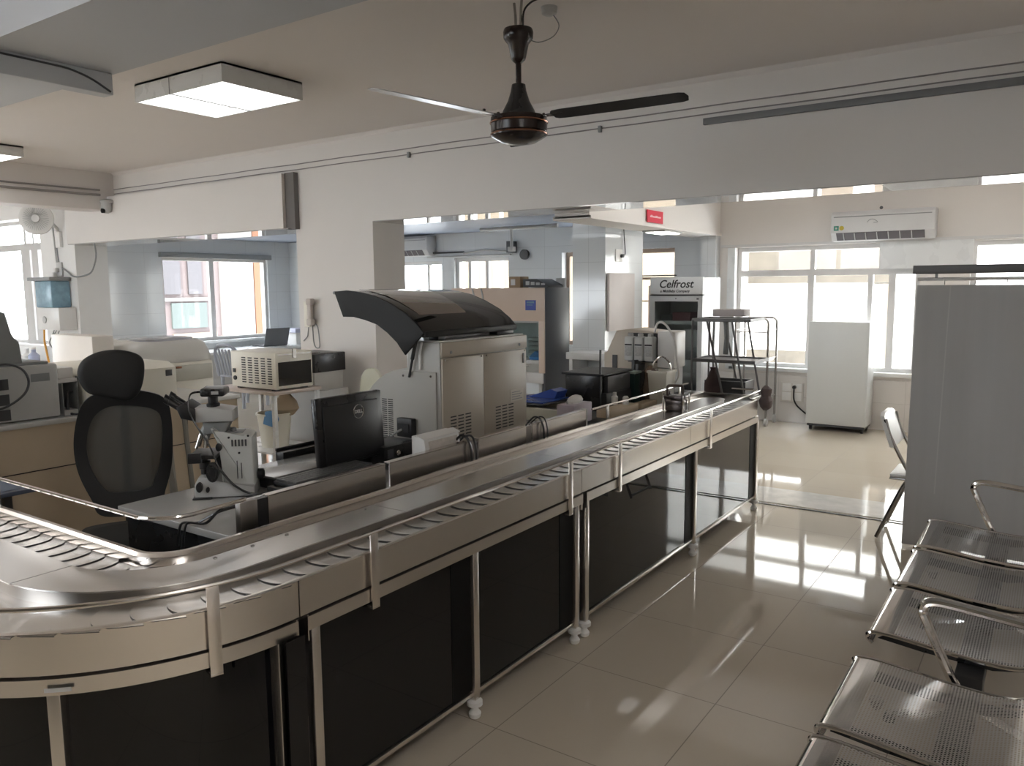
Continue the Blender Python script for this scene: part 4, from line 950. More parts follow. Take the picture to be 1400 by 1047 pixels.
m = MB(); m.tube([(-11.76, 5.69, 2.66), (-11.70, 5.69, 2.0)], .012, 6); tag(obj('conduit', m, LGREY), 'thin vertical conduit right of the wall fan', 'conduit')
cc = thing('security_camera', 'small white security camera in the corner under the ceiling beams', 'camera', (-10.02, 5.64, 2.68))
m = MB(); m.lathe((-10.04, 5.56, 2.70), [(.085, 0), (.085, .03), (.04, .05)], 20); obj('mount', m, LGREY, cc)
m = MB(); m.lathe((-10.04, 5.54, 2.62), [(.02, -.05), (.055, -.03), (.065, .02), (.06, .08)], 20); obj('dome', m, LGREY, cc)
m = MB(); m.lathe((-10.02, 5.47, 2.60), [(.03, 0), (.03, .03)], 14, 'y'); obj('lens', m, BLACKGL, cc)
# cables and conduits along the beam
for z, r_, lab in ((2.885, .005, 'upper thin cable running along the long beam'), (2.83, .005, 'lower thin cable running along the long beam')):
    m = MB(); pts = [(-10.1+.35*k, 5.69, z+.002*math.sin(k*1.7)) for k in range(34)]; m.tube(pts, r_, 6)
    tag(obj('beam_cable', m, mat('grey_cable', (.27, .25, .24), .5)), lab, 'cable')
m = MB(); m.box(-2.2, 1.3, 5.668, 5.70, 2.755, 2.80, .003); tag(obj('cable_duct', m, mat('grey_duct', (.15, .15, .15), .5)), 'dark grey cable duct along the right part of the long beam', 'duct')
for y0, z, r_, lab in ((.5, 2.86, .012, 'upper black cable bundle on the left ceiling beam'), (.5, 2.80, .016, 'lower black cable bundle on the left ceiling beam')):
    m = MB(); m.tube([(-10.09, y0+.5*k, z+.004*math.sin(k*1.3)) for k in range(11)], r_, 6); tag(obj('beam_cable', m, MATS['grey_cable']), lab, 'cable')
for x in (-5.05, -3.05):
    m = MB(); m.box(x-.012, x+.012, 5.672, 5.70, 2.80, 2.85, .002); tag(obj('cable_clip', m, GREYP), 'small cable clip on the long beam %s the ceiling fan' % ('left of' if x < -4 else 'behind'), 'clip')
ph = thing('wall_phone', 'beige intercom phone with a hanging looped cord on the wide column', 'phone', (-6.45, 5.68, 1.35))
m = MB(); m.box(-6.53, -6.44, 5.64, 5.70, 1.20, 1.47, .012); obj('base', m, CREAM, ph)
m = MB(); m.box(-6.435, -6.375, 5.60, 5.64, 1.24, 1.49, .018); m.box(-6.445, -6.365, 5.595, 5.66, 1.43, 1.50, .015); m.box(-6.445, -6.365, 5.595, 5.66, 1.22, 1.29, .015); obj('handset', m, mat('beige_handset', (.5, .45, .41), .4), ph)
m = MB(); m.tube([(-6.42, 5.66, 1.24), (-6.42, 5.67, 1.05), (-6.40, 5.675, .99), (-6.35, 5.675, .985), (-6.335, 5.675, 1.02), (-6.35, 5.67, 1.2), (-6.36, 5.65, 1.24)], .006, 6); m.tube([(-6.5, 5.68, 1.21), (-6.53, 5.685, 1.1), (-6.6, 5.69, 1.05)], .005, 6); obj('cord', m, GREYP, ph)
# ------------------------------------------------------------------ biosafety cabinet and its surroundings
bs = thing('safety_cabinet', 'large pale laminar flow cabinet with dark grey side and glass front opening', 'cabinet', (-5.4, 7.9, 0))
BXL, BXR, BY0, BY1 = -6.10, -4.77, 7.6, 8.15
m = MB(); m.box(BXL, BXL+.05, BY0, BY1, .5, 1.585); m.box(BXL, BXR-.04, BY1-.04, BY1, .5, 1.585); m.box(BXL, BXR-.04, BY0, BY1, 1.545, 1.585); m.box(BXL+.05, BXR-.04, BY0+.02, BY1-.04, .72, .76)
obj('carcass', m, WHITEM, bs, 0)
m = MB(); m.box(BXR-.04, BXR, BY0+.012, BY1, .12, 1.59, .003); obj('side_panel', m, mat('slate_grey_side', (.10, .105, .115), .35), bs)
PEACH = mat('pale_peach_panel', (.72, .58, .48), .3, var=.02)
m = MB(); m.box(BXL, BXR, BY0-.012, BY0+.01, 1.21, 1.59, .004); m.box(BXR-.075, BXR, BY0-.012, BY0+.01, .62, 1.21, .003); m.box(BXL, BXL+.08, BY0-.012, BY0+.01, .62, 1.21, .003); obj('front_panel', m, PEACH, bs)
m = MB(); m.box(BXL+.02, BXR-.02, BY0-.01, BY0+.01, .5, .62, .003); obj('lower_panel', m, WHITEP, bs)
m = MB(); m.box(-5.02, -4.88, BY0-.016, BY0-.012, 1.335, 1.45); s_ = obj('sticker', m, mat('blue_sticker', (.08, .12, .42), .4), bs, 0)
m = MB(); m.box(-5.0, -4.90, BY0-.0175, BY0-.016, 1.415, 1.435); m.box(-5.0, -4.92, BY0-.0175, BY0-.016, 1.39, 1.40); obj('print', m, LBLUE, s_, 0)
m = MB(); m.box(BXL+.08, BXR-.075, BY0-.004, BY0, .80, 1.21); obj('sash', m, glass_mat('greenish_sash', (.80, .86, .86)), bs, 0)
m = MB(); m.box(BXL+.08, BXR-.075, BY0-.006, BY0+.004, 1.19, 1.215); m.box(-5.52, -5.49, BY0-.006, BY0+.004, .8, 1.2); obj('sash_rail', m, ALUG, bs, 0)
for k, x in enumerate((-5.78, -5.65)):
    m = MB(); m.tube([(x, BY0-.014, 1.585), (x+.03, BY0-.02, 1.45), (x-.02, BY0-.02, 1.35), (x+.04, BY0-.02, 1.27), (x+.02, BY0-.02, 1.2)], .010, 6); obj('hanging_cord', m, LGREY, bs)
m = MB()
for x in (BXL+.05, BXR-.08):
    for y in (BY0+.05, BY1-.05): m.box(x-.02, x+.02, y-.02, y+.02, 0, .5)
obj('leg_frame', m, LGREY, bs, 0)
m = MB(); m.prism([(-5.02, .762), (-4.86, .762), (-4.86, .83), (-4.95, .86), (-5.02, .80)], 'y', 7.66, 7.8, .006); tag(obj('blue_wrap', m, mat('bright_blue_wrap', (.06, .22, .50), .35)), 'blue film bundle inside the flow cabinet', 'bundle')
m = MB()
for k in range(5): m.box(-5.16, -4.90, 7.85, 7.95, .762+.05*k, .805+.05*k, .004)
tag(obj('tube_rack', m, LGREY), 'stack of pale grey tube racks inside the flow cabinet', 'rack')
m = MB(); m.box(-5.34, -5.18, 7.72, 7.9, 1.59, 1.72, .004); bx_ = tag(obj('small_carton', m, CARDB), 'small brown carton with white label on top of the flow cabinet', 'box')
m = MB(); m.box(-5.31, -5.25, 7.715, 7.72, 1.62, 1.69); o_ = obj('label_sheet', m, PAPER, bx_, 0)
wt = thing('wire_tray', 'dark grey folded tray lying on top of the flow cabinet', 'tray', (-4.95, 7.9, 1.59))
m = MB(); m.loft([[(-5.14, 7.72, 1.6), (-5.14, 8.05, 1.6), (-5.14, 8.05, 1.69), (-5.14, 7.72, 1.69)], [(-4.95, 7.72, 1.59), (-4.95, 8.05, 1.59), (-4.95, 8.05, 1.69), (-4.95, 7.72, 1.69)], [(-4.80, 7.72, 1.59), (-4.80, 8.05, 1.59), (-4.80, 8.05, 1.62), (-4.80, 7.72, 1.61)]]); obj('shell', m, DGREY, wt)
m = MB()
for k in range(4): m.box(-5.10+.07*k, -5.05+.07*k, 7.714, 7.72, 1.62, 1.665-.008*k)
obj('slot', m, LGREY, wt, 0)
m = MB(); m.box(-4.90, -4.78, 8.06, 8.09, 1.592, 1.70, .003); tag(obj('framed_card', m, LGREY), 'small pale framed card leaning right of the dark tray on the flow cabinet', 'card')

# ------------------------------------------------------------------ air conditioners
def aircon(name, label, x0, x1, yw, z0, z1):
    t = thing(name, label, 'air conditioner', ((x0+x1)/2, yw, z0))
    d = .22; y0 = yw-d; h = z1-z0
    m = MB(); m.prism([(yw, z0+.02), (yw, z1), (y0+.03, z1), (y0, z1-.035), (y0, z0+.085), (y0+.07, z0), (yw-.05, z0)], 'x', x0, x1, .012); obj('housing', m, mat('ac_white', (.60, .60, .60), .3), t)
    m = MB(); m.prism([(y0-.002, z0+.085), (y0+.062, z0+.008), (y0+.06, z0+.006), (y0-.006, z0+.08)], 'x', x0+.06, x1-.09); vt = obj('air_outlet', m, mat('ac_slot', (.09, .08, .085), .5), t, 0)
    m = MB()
    for k in range(7): m.prism([(y0-.006, z0+.08), (y0+.058, z0+.004), (y0+.056, z0+.002), (y0-.009, z0+.078)], 'x', x0+.13+k*(x1-x0-.28)/6.6, x0+.138+k*(x1-x0-.28)/6.6)
    obj('vane', m, LGREY, vt, 0)
    m = MB(); m.box(x0+.03, x1-.03, y0-.003, y0+.01, z1-.062, z1-.052); obj('seam', m, GREYP, t, 0)
    return t, y0
ac, ay = aircon('air_conditioner', 'white split air conditioner on the back wall above the windows', -2.09, -1.08, 9.40, 2.065, 2.375)
m = MB(); m.box(-2.055, -2.005, ay-.003, ay, 2.175, 2.225); s_ = obj('sticker', m, mat('green_sticker', (.02, .22, .15), .4), ac, 0)
m = MB(); m.box(-2.04, -2.02, ay-.0042, ay-.003, 2.19, 2.21); obj('print', m, LGREY, s_, 0)
m = MB(); m.lathe((-1.975, ay-.003, 2.20), [(.024, 0), (.024, .003)], 18, 'y'); obj('sticker', m, mat('yellow_sticker', (.45, .36, .02), .4), ac)
m = MB(); m.tube([(-1.72, ay-.002, 2.25), (-1.70, ay-.002, 2.275), (-1.66, ay-.002, 2.28), (-1.62, ay-.002, 2.25), (-1.66, ay-.002, 2.245)], .003, 4); obj('emblem', m, GREYP, ac)
m = MB(); m.lathe((-1.62, 9.36, 2.41), [(.018, 0), (.014, .025)], 8, 'y'); tag(obj('wall_hook', m, DGREY), 'small dark hook above the air conditioner', 'hook')
ac2, a2 = aircon('air_conditioner', 'second air conditioner above the bright window left of the column corner', -8.80, -7.84, 9.40, 2.08, 2.37)
m = MB(); m.tube([(-7.84, 9.33, 2.12), (-7.6, 9.37, 2.12), (-7.3, 9.39, 2.12)], .015, 6); obj('pipe', m, DGREY, ac2)
m = MB(); m.tube([(-7.3, 9.38, 2.10), (-6.9, 9.38, 2.14), (-6.45, 9.38, 2.10)], .015, 6); m.tube([(-8.0, 9.38, 2.06), (-6.45, 9.38, 2.06)], .014, 6); tag(obj('wall_pipe', m, LGREY), 'grey pipes along the wall above the small back windows', 'pipe')
m = MB(); m.box(-6.44, -6.36, 9.25, 9.40, 2.08, 2.24, .004); m.lathe((-6.2, 9.38, 2.05), [(.07, 0), (.07, -.05)], 16, 'y'); tag(obj('wall_bracket', m, DGREY), 'dark wall bracket and round speaker beside the small back window', 'bracket')
m = MB(); m.tube([(-6.4, 8.6, 2.36), (-5.2, 8.6, 2.36)], .025, 8); m.tube([(-5.9, 8.6, 2.36), (-5.9, 8.6, 2.12)], .02, 8); m.box(-5.94, -5.86, 8.56, 8.64, 2.06, 2.12, .008); tag(obj('ceiling_pipe', m, LGREY), 'grey pipe drop under the bluish ceiling beside the white column', 'pipe')
tl = thing('tube_light', 'white tube light under the ceiling behind the red sign beam', 'light', (-4.2, 7.6, 2.3))
m = MB(); m.box(-4.25, -4.17, 7.2, 8.4, 2.36, 2.40, .004); obj('housing', m, WHITEP, tl)
m = MB(); m.cyl((-4.21, 7.24, 2.34), (-4.21, 8.36, 2.34), .014); obj('tube', m, emit_mat('tube_glow', (.95, .98, 1.0), 3.0), tl)
tl2 = thing('panel_lamp', 'small bright oval lamp under the red sign beam', 'light', (-3.57, 8.1, 2.18))
m = MB(); m.box(-3.70, -3.44, 7.85, 8.35, 2.168, 2.185, .006); obj('frame', m, LGREY, tl2)
m = MB(); m.box(-3.68, -3.46, 7.9, 8.3, 2.160, 2.168, .003); obj('diffuser', m, emit_mat('lamp_glow', (1, .98, .95), 2.0), tl2)
# red sign
rs = thing('exit_sign', 'small red sign on the side of the short ceiling beam', 'sign', (-3.38, 7.47, 2.28))
m = MB(); m.box(-3.388, -3.376, 7.29, 7.66, 2.225, 2.345, .002); obj('plate', m, RED, rs, 0)
m = MB(); m.box(-3.3755, -3.3745, 7.34, 7.60, 2.275, 2.290); m.box(-3.3755, -3.3745, 7.36, 7.40, 2.290, 2.298); m.box(-3.3755, -3.3745, 7.47, 7.52, 2.29, 2.296); obj('white_line', m, mat('pink_white_print', (.8, .5, .52), .5), rs, 0)

# ------------------------------------------------------------------ white column corner, board, switch
m = MB(); m.box(-3.898, -3.89, 7.62, 7.78, 1.86, 1.99, .004); sw = tag(obj('switch_board', m, WHITEP), 'white switch plate on the right side of the white column', 'switch')
m = MB(); m.lathe((-3.89, 7.74, 1.92), [(.02, 0), (.02, .03)], 10, 'x'); obj('plug', m, BLACKP, sw)
m = MB(); m.tube([(-3.86, 7.74, 1.92), (-3.87, 7.80, 1.95), (-3.89, 7.80, 2.2), (-3.89, 7.80, 2.39)], .006, 5); obj('cord', m, DGREY, sw)
m = MB(); m.box(-3.89, -3.86, 7.42, 8.02, 1.13, 1.735, .004); tag(obj('notice_board', m, mat('pale_board', (.52, .48, .46), .5)), 'blank pale board fixed beside the white column, left of the display fridge', 'board')
m = MB(); m.box(-4.56, -3.95, 9.36, 9.40, 1.72, 1.735); m.box(-4.56, -3.95, 9.36, 9.40, 1.40, 1.415); tag(obj('wall_shelf', m, CURTD), 'thin dark wall rails across the small window beside the fridge', 'rail')
m = MB(); m.box(-4.30, -3.86, 9.33, 9.36, 0, 1.60, .004); tag(obj('panel_sheet', m, mat('pale_pinkish_sheet', (.66, .56, .49), .5)), 'pale pinkish sheet leaning behind the left edge of the display fridge', 'sheet')
# white shelf box at the foot of the column, dark cabinet before it
wbx = thing('shelf_unit', 'open white shelf box at the foot of the white column above the black cabinet', 'shelf', (-4.0, 7.2, 0))
m = MB(); m.box(-4.14, -3.68, 7.0, 7.38, .86, .93, .006); m.box(-4.11, -4.07, 7.02, 7.38, .5, .86); m.box(-3.75, -3.71, 7.02, 7.38, .5, .86); m.box(-4.11, -3.71, 7.34, 7.38, .5, .86); m.box(-4.11, -3.71, 7.02, 7.38, .48, .51); obj('box', m, mat('greyish_white_box', (.62, .63, .64), .35), wbx)
m = MB(); m.box(-4.11, -3.71, 7.03, 7.36, 0, .48); obj('base', m, LGREY, wbx, 0)

# ------------------------------------------------------------------ display fridge
cf = thing('display_fridge', 'tall glass-door display fridge with black script on its white header', 'fridge', (-3.62, 8.85, 0))
FX0, FX1, FY0, FY1 = -3.94, -3.30, 8.6, 9.16
FG = mat('fridge_grey', (.40, .41, .42), .35)
m = MB(); m.box(FX0, FX0+.03, FY0+.05, FY1, .05, 1.69); m.box(FX1-.03, FX1, FY0+.05, FY1, .05, 1.69); m.box(FX0+.03, FX1-.03, FY1-.03, FY1, .05, 1.69); m.box(FX0+.03, FX1-.03, FY0+.05, FY1-.03, 1.44, 1.69); m.box(FX0+.03, FX1-.03, FY0+.05, FY1-.03, .05, .22); obj('cabinet', m, FG, cf, 0)
m = MB(); m.box(FX0, FX1, FY0, FY0+.05, 1.50, 1.695, .006); hd_ = obj('header', m, mat('fridge_header', (.52, .53, .54), .35), cf)
INK = mat('black_ink', (.01, .01, .01), .5)
text_mesh('script', 'Celfrost', .125, INK, hd_, (-3.625, FY0-.001, 1.615), FACE_MY, shear=.25, bold=.002)
text_mesh('script', 'a Middleby Company', .042, INK, hd_, (-3.635, FY0-.001, 1.537), FACE_MY, shear=.2, bold=.001)
m = MB(); m.box(FX0, FX1, FY0, FY0+.03, 1.484, 1.496); obj('black_trim', m, BLACKP, cf, 0)
m = MB(); m.box(FX0, FX0+.055, FY0, FY0+.045, .1, 1.482); m.box(FX1-.055, FX1, FY0, FY0+.045, .1, 1.482); m.box(FX0+.055, FX1-.055, FY0, FY0+.045, 1.42, 1.482); m.box(FX0+.055, FX1-.055, FY0, FY0+.045, .1, .24); dr = obj('door', m, mat('fridge_door_frame', (.36, .37, .38), .3), cf, 0)
m = MB(); m.box(FX0+.055, FX1-.055, FY0+.015, FY0+.02, .24, 1.42); obj('glass', m, glass_mat('fridge_glass', (.75, .78, .78)), dr, 0)
m = MB(); m.lathe((-3.62, FY0-.001, 1.452), [(.008, 0), (.008, .004)], 10, 'y'); m.box(-3.37, -3.345, FY0-.003, FY0, 1.44, 1.46); obj('lock', m, DGREY, dr)
for z in (1.16, .86, .56, .3):
    m = MB(); m.box(FX0+.03, FX1-.03, FY0+.10, FY1-.04, z, z+.02); m.box(FX0+.05, FX1-.05, FY0+.085, FY0+.10, z-.01, z+.035); obj('shelf', m, FG, cf, 0)
for lab, x0, x1, z0, z1, mm_ in (('dark red carton on the top fridge shelf', -3.72, -3.50, 1.18, 1.29, mat('dull_red_carton', (.16, .05, .06), .6)), ('grey carton on the top fridge shelf', -3.86, -3.74, 1.18, 1.26, DGREY), ('pale carton on the second fridge shelf', -3.58, -3.37, .88, 1.09, LGREY), ('dark box on the second fridge shelf', -3.80, -3.62, .88, 1.06, DGREY), ('pale ribbed tray on the third fridge shelf', -3.60, -3.36, .58, .74, LGREY)):
    m = MB(); m.box(x0, x1, FY0+.14, FY0+.36, z0, z1, .005); tag(obj('carton', m, mm_), lab, 'box', 'boxes in the display fridge')

# ------------------------------------------------------------------ white upright unit on castors, wall socket
fz = thing('white_locker', 'plain white upright unit on castors in front of the back window', 'cabinet', (-1.92, 9.15, 0))
m = MB(); m.box(-2.235, -1.615, 9.0, 9.34, .075, 1.20, .008); obj('body', m, mat('locker_white', (.60, .62, .62), .35, var=.02), fz)
m = MB(); m.box(-2.215, -1.635, 8.992, 9.0, .10, 1.185, .003); obj('front', m, MATS['locker_white'], fz)
m = MB(); m.box(-2.22, -1.63, 9.01, 9.33, .05, .075); obj('base', m, DGREY, fz, 0)
for x in (-2.19, -1.66):
    for y in (9.05, 9.29):
        m = MB(); m.lathe((x-.012, y, .027), [(.027, 0), (.027, .024)], 14, 'x'); m.box(x-.016, x+.016, y-.012, y+.012, .03, .055); obj('castor', m, BLACKP, fz)
sp_ = thing('socket_panel', 'white socket panel with a black plug on the low wall beside the white upright unit', 'socket', (-2.5, 9.38, .35))
m = MB(); m.box(-2.62, -2.36, 9.368, 9.386, .24, .47, .004); obj('plate', m, mat('cream_plate', (.60, .57, .53), .4), sp_)
m = MB()
for i in range(2):
    for j in range(2): m.box(-2.60+i*.12, -2.50+i*.12, 9.364, 9.369, .26+j*.105, .355+j*.105, .002)
obj('switch', m, WHITEP, sp_)
m = MB(); m.lathe((-2.46, 9.366, .42), [(.022, 0), (.02, -.035)], 12, 'y'); m.tube([(-2.46, 9.34, .40), (-2.46, 9.35, .28), (-2.42, 9.36, .2), (-2.3, 9.37, .1), (-2.22, 9.37, .05)], .009, 6); obj('plug', m, BLACKP, sp_)

# ------------------------------------------------------------------ steel trolley by the window
tr = thing('trolley', 'bright tubular steel trolley with two shelves in front of the back window', 'trolley', (-2.82, 9.1, 0))
for y in (8.95, 9.28):
    m = MB(); x0, x1 = -3.03, -2.66
    m.tube([(x0, y, .1), (x0, y, 1.17), (x0+.02, y, 1.21), (x0+.06, y, 1.225), (x1-.06, y, 1.225), (x1-.02, y, 1.21), (x1, y, 1.17), (x1, y, .1)], .014, 8); obj('frame', m, STEELD, tr)
for z in (1.06, .74, .30):
    m = MB(); m.box(-3.02, -2.67, 8.96, 9.27, z, z+.012); m.tube([(-3.03, 8.95, z+.03), (-3.03, 9.28, z+.03)], .007, 6); m.tube([(-2.66, 8.95, z+.03), (-2.66, 9.28, z+.03)], .007, 6); obj('shelf', m, STEELD, tr, 0)
for x in (-3.03, -2.66):
    for y in (8.95, 9.28):
        m = MB(); m.lathe((x-.012, y, .045), [(.045, 0), (.045, .024)], 16, 'x'); m.box(x-.014, x+.014, y-.01, y+.01, .05, .11); obj('castor', m, LGREY, tr)

# ------------------------------------------------------------------ table, rack and things behind the conveyor end
et = thing('end_table', 'steel table behind the far conveyor end carrying the grey folding rack', 'table', (-2.3, 5.9, 0))
m = MB(); m.box(-2.75, -1.86, 5.62, 6.12, .72, .75, .004); obj('table_top', m, STEEL, et)
for x in (-2.72, -2.1):
    for y in (5.66, 6.08):
        m = MB(); m.box(x-.015, x+.015, y-.015, y+.015, 0, .72, .003); obj('leg', m, STEELD, et)
rk = thing('folding_rack', 'grey folding rack of two trays on slanted legs behind the conveyor end', 'rack', (-2.05, 5.9, .75))
RKM = mat('rack_grey', (.13, .125, .125), .35)
for z, x0, x1 in ((1.335, -2.28, -1.84), (1.03, -2.27, -1.80)):
    m = MB(); m.box(x0, x1, 5.74, 6.08, z, z+.008); m.box(x0, x1, 5.735, 5.745, z-.006, z+.018); m.box(x0, x1, 6.075, 6.085, z-.006, z+.018); m.box(x0-.005, x0+.005, 5.74, 6.08, z-.006, z+.018); m.box(x1-.005, x1+.005, 5.74, 6.08, z-.006, z+.018); obj('tray', m, RKM, rk, 0)
for y in (5.73, 6.09):
    m = MB(); m.cyl((-2.275, y, .75), (-2.275, y, 1.34), .008, seg=8); m.cyl((-2.16, y, 1.33), (-2.02, y, .75), .008, seg=8); m.cyl((-1.97, y, 1.33), (-1.86, y, .75), .008, seg=8); obj('leg', m, RKM, rk)
m = MB(); m.box(-2.28, -1.86, 5.74, 6.08, .75, .762); obj('base_tray', m, RKM, rk, 0)
m = MB(); m.tube([(-2.13, 5.80, 1.33), (-2.135, 5.80, 1.1), (-2.13, 5.81, .95)], .009, 6); m.tube([(-2.06, 5.86, 1.33), (-2.05, 5.86, 1.2), (-2.06, 5.86, 1.08)], .02, 8); obj('hanging_tube', m, GREYP, rk)
m = MB(); m.box(-2.16, -1.92, 5.84, 6.0, 1.366, 1.42, .005); tag(obj('tray_box', m, mat('dusty_white_box', (.52, .47, .46), .6)), 'flat dusty white box on top of the folding rack', 'box')
cr = thing('crate', 'small dark grey open crate on the base of the folding rack', 'crate', (-2.05, 5.98, .762))
m = MB(); m.box(-2.22, -1.90, 5.86, 5.875, .764, .875); m.box(-2.22, -1.90, 6.06, 6.075, .764, .875); m.box(-2.22, -2.205, 5.875, 6.06, .764, .875); m.box(-1.915, -1.90, 5.875, 6.06, .764, .875); m.box(-2.2, -1.92, 5.875, 6.06, .764, .775); obj('shell', m, DGREY, cr, 0)
m = MB(); m.lathe((-2.13, 5.80, .762), [(.05, 0), (.065, .03), (.06, .10), (.035, .16), (.018, .20), (.022, .22)], 14)
for v in m.bm.verts: v.co += Vector((random.uniform(-.006, .006), random.uniform(-.006, .006), 0))
tag(obj('cloth_bundle', m, BROWN), 'dark brown cloth bundle in front of the grey crate', 'bundle')
kn = MB(); kn.lathe((-1.665, 5.60, .745), [(.012, -.03), (.034, -.01), (.046, .02), (.048, .045), (.030, .072), (.040, .10), (.036, .125), (.012, .145)], 14)
for v in kn.bm.verts: v.co += Vector((random.uniform(-.005, .005), random.uniform(-.005, .005), random.uniform(-.004, .004)))
tag(obj('knotted_cloth', kn, mat('brown_grey_cloth', (.17, .13, .125), .8, var=.3, scale=30)), 'knotted brown cloth tied at the far corner of the conveyor', 'cloth')

# ------------------------------------------------------------------ things on the far work table
gb = thing('document_tray', 'cream open document tray between the large analyser and the black cabinet', 'tray', (-2.6, 4.0, .78))
m = MB(); m.box(-2.86, -2.45, 4.05, 4.45, .782, .79); m.box(-2.86, -2.45, 4.05, 4.065, .79, .86, .004); m.box(-2.86, -2.45, 4.435, 4.45, .79, .86, .004); m.box(-2.86, -2.845, 4.065, 4.435, .79, .86); obj('shell', m, mat('cream_tray', (.62, .60, .50), .4), gb, 0)
m = MB(); m.box(-2.84, -2.46, 4.07, 4.43, .791, .80); m.box(-2.80, -2.48, 4.09, 4.42, .80, .806); tag(obj('loose_papers', m, PAPER), 'loose white papers lying in the cream tray', 'papers')
m = MB(); m.box(-3.0, -2.6, 4.1, 4.5, .861, .871, .002); tag(obj('clip_board', m, BLACKS), 'thin black board resting over the cream tray', 'board')
m = MB(); m.box(-2.9, -2.62, 4.15, 4.47, .872, .879); m.prism([(-2.85, .88), (-2.65, .88), (-2.63, .925), (-2.68, .94)], 'y', 4.34, 4.47); tag(obj('blue_folder', m, BLUE), 'deep blue plastic folder on the thin black board', 'folder')
m = MB(); m.cyl((-2.79, 4.12, .89), (-2.92, 4.3, 1.08), .008, seg=6); m.box(-3.05, -2.85, 4.25, 4.35, 1.08, 1.086, .002); tag(obj('paper_stand', m, STEELD), 'thin slanted metal rod stand behind the blue folder', 'stand')
m = MB(); m.box(-2.62, -2.40, 3.52, 3.78, .782, .80, .002); m.box(-2.55, -2.30, 3.74, 3.98, .782, .796, .002); tag(obj('paper_heap', m, mat('printed_paper', (.55, .53, .50), .7, var=.3, scale=25)), 'heap of printed sheets behind the steel panel beside the large analyser', 'papers')
tb = thing('tissue_box', 'pale lilac tissue box with white tissues on the steel panel', 'tissue box', (-2.38, 3.75, .8))
m = MB(); m.box(-2.42, -2.30, 3.985, 4.205, .79, .905, .006); obj('box', m, mat('lilac_card', (.56, .50, .56), .6, var=.15, scale=20), tb)
m = MB(); m.loft([[(-2.36+.035*s_*math.cos(t*PI/4), 4.095+.085*s_*math.sin(t*PI/4), z-.02+.006*math.sin(t*2.3)) for t in range(8)] for s_, z in ((.9, .922), (1.0, .94), (.75, .962), (.3, .97))]); obj('tissues', m, PAPER, tb)
bp = thing('black_cabinet', 'black desktop cabinet below the white column with a dark printer shelf', 'cabinet', (-2.65, 4.5, .78))
m = MB(); m.box(-2.70, -2.44, 4.56, 4.95, .782, 1.02, .006); obj('case', m, BLACKS, bp)
m = MB(); m.box(-2.44, -2.41, 4.62, 4.95, .90, 1.01, .004); obj('side_box', m, DGREY, bp)
m = MB(); m.box(-2.44, -2.40, 4.58, 4.95, .782, .90, .004); obj('lower_shelf', m, BLACKP, bp, 0)
m = MB(); m.box(-2.72, -2.40, 4.54, 4.97, 1.018, 1.032, .003); obj('top', m, BLACKP, bp, 0)
m = MB(); m.box(-2.435, -2.425, 4.545, 4.557, .79, 1.19); obj('thin_post', m, BLACKP, bp, 0)
ga2 = thing('coagulation_analyser', 'cream analyser with white reagent bottles near the far conveyor end', 'analyser', (-2.55, 5.38, .78))
CRM = mat('warm_cream_plastic', (.52, .46, .38), .4, var=.03)
m = MB(); m.prism([(-2.78, .84), (-2.34, .84), (-2.34, 1.27), (-2.56, 1.29), (-2.68, 1.275), (-2.74, 1.11), (-2.78, 1.11)], 'y', 5.26, 5.52, .012); obj('body', m, CRM, ga2)
m = MB(); m.box(-2.705, -2.668, 5.253, 5.263, .99, 1.095); obj('door_slot', m, DGREY, ga2, 0)
m = MB(); m.box(-2.575, -2.335, 5.25, 5.262, 1.05, 1.262); obj('bottle_holder', m, DGREY, ga2, 0)
for z in (.985, .935):
    m = MB(); m.lathe((-2.735, 5.253, z), [(.010, 0), (.010, .01)], 10, 'y'); obj('lamp', m, mat('orange_lamp', (.5, .18, .06), .4), ga2)
for x in (-2.74, -2.38):
    for y in (5.29, 5.49):
        m = MB(); m.cyl((x, y, .78), (x, y, .842), .02, seg=10); obj('foot', m, DGREY, ga2)
m = MB(); m.box(-2.333, -2.20, 5.22, 5.42, 1.02, 1.28, .01); wm2 = obj('white_module', m, WHITEP, ga2)
m = MB(); m.tube([(-2.36, 5.24, 1.27), (-2.34, 5.23, 1.33), (-2.30, 5.22, 1.345), (-2.25, 5.21, 1.31), (-2.20, 5.21, 1.22), (-2.185, 5.22, 1.1), (-2.165, 5.22, .98), (-2.18, 5.2, .92)], .008, 6); obj('white_tube', m, WHITEP, wm2)
m = MB(); m.box(-2.33, -2.22, 5.28, 5.42, .782, 1.02); obj('pedestal', m, LGREY, ga2, 0)
for k in range(3):
    x = -2.535+.078*k
    t = thing('reagent_bottle', 'white reagent bottle hung on the cream analyser, %s of three' % ('leftmost', 'middle', 'rightmost')[k], 'bottle', (x, 5.2, 1.06), 'reagent bottles on the cream analyser')
    m = MB(); m.box(x-.036, x+.036, 5.17, 5.248, 1.065, 1.24, .014); obj('body', m, mat('milky_plastic', (.56, .57, .56), .4), t)
    m = MB(); m.box(x-.026, x+.026, 5.1675, 5.171, 1.10, 1.17); obj('label_sheet', m, mat('grey_label', (.42, .42, .42), .6, var=.4, scale=60), t, 0)
    m = MB(); m.box(x-.026, x+.028, 5.166, 5.17, 1.176, 1.186); obj('black_band', m, BLACKP, t, 0)
    m = MB(); m.lathe((x, 5.21, 1.238), [(.02, 0), (.02, .02), (.015, .024)], 12); obj('cap', m, LGREY, t)
gd = thing('card_holder', 'dark green sloped card holder with pale edges behind the railing', 'holder', (-2.45, 5.0, .78))
m = MB(); m.prism([(-2.58, .785), (-2.40, .785), (-2.40, .99), (-2.47, 1.0)], 'y', 5.0, 5.09, .004); obj('face', m, GREEN, gd)
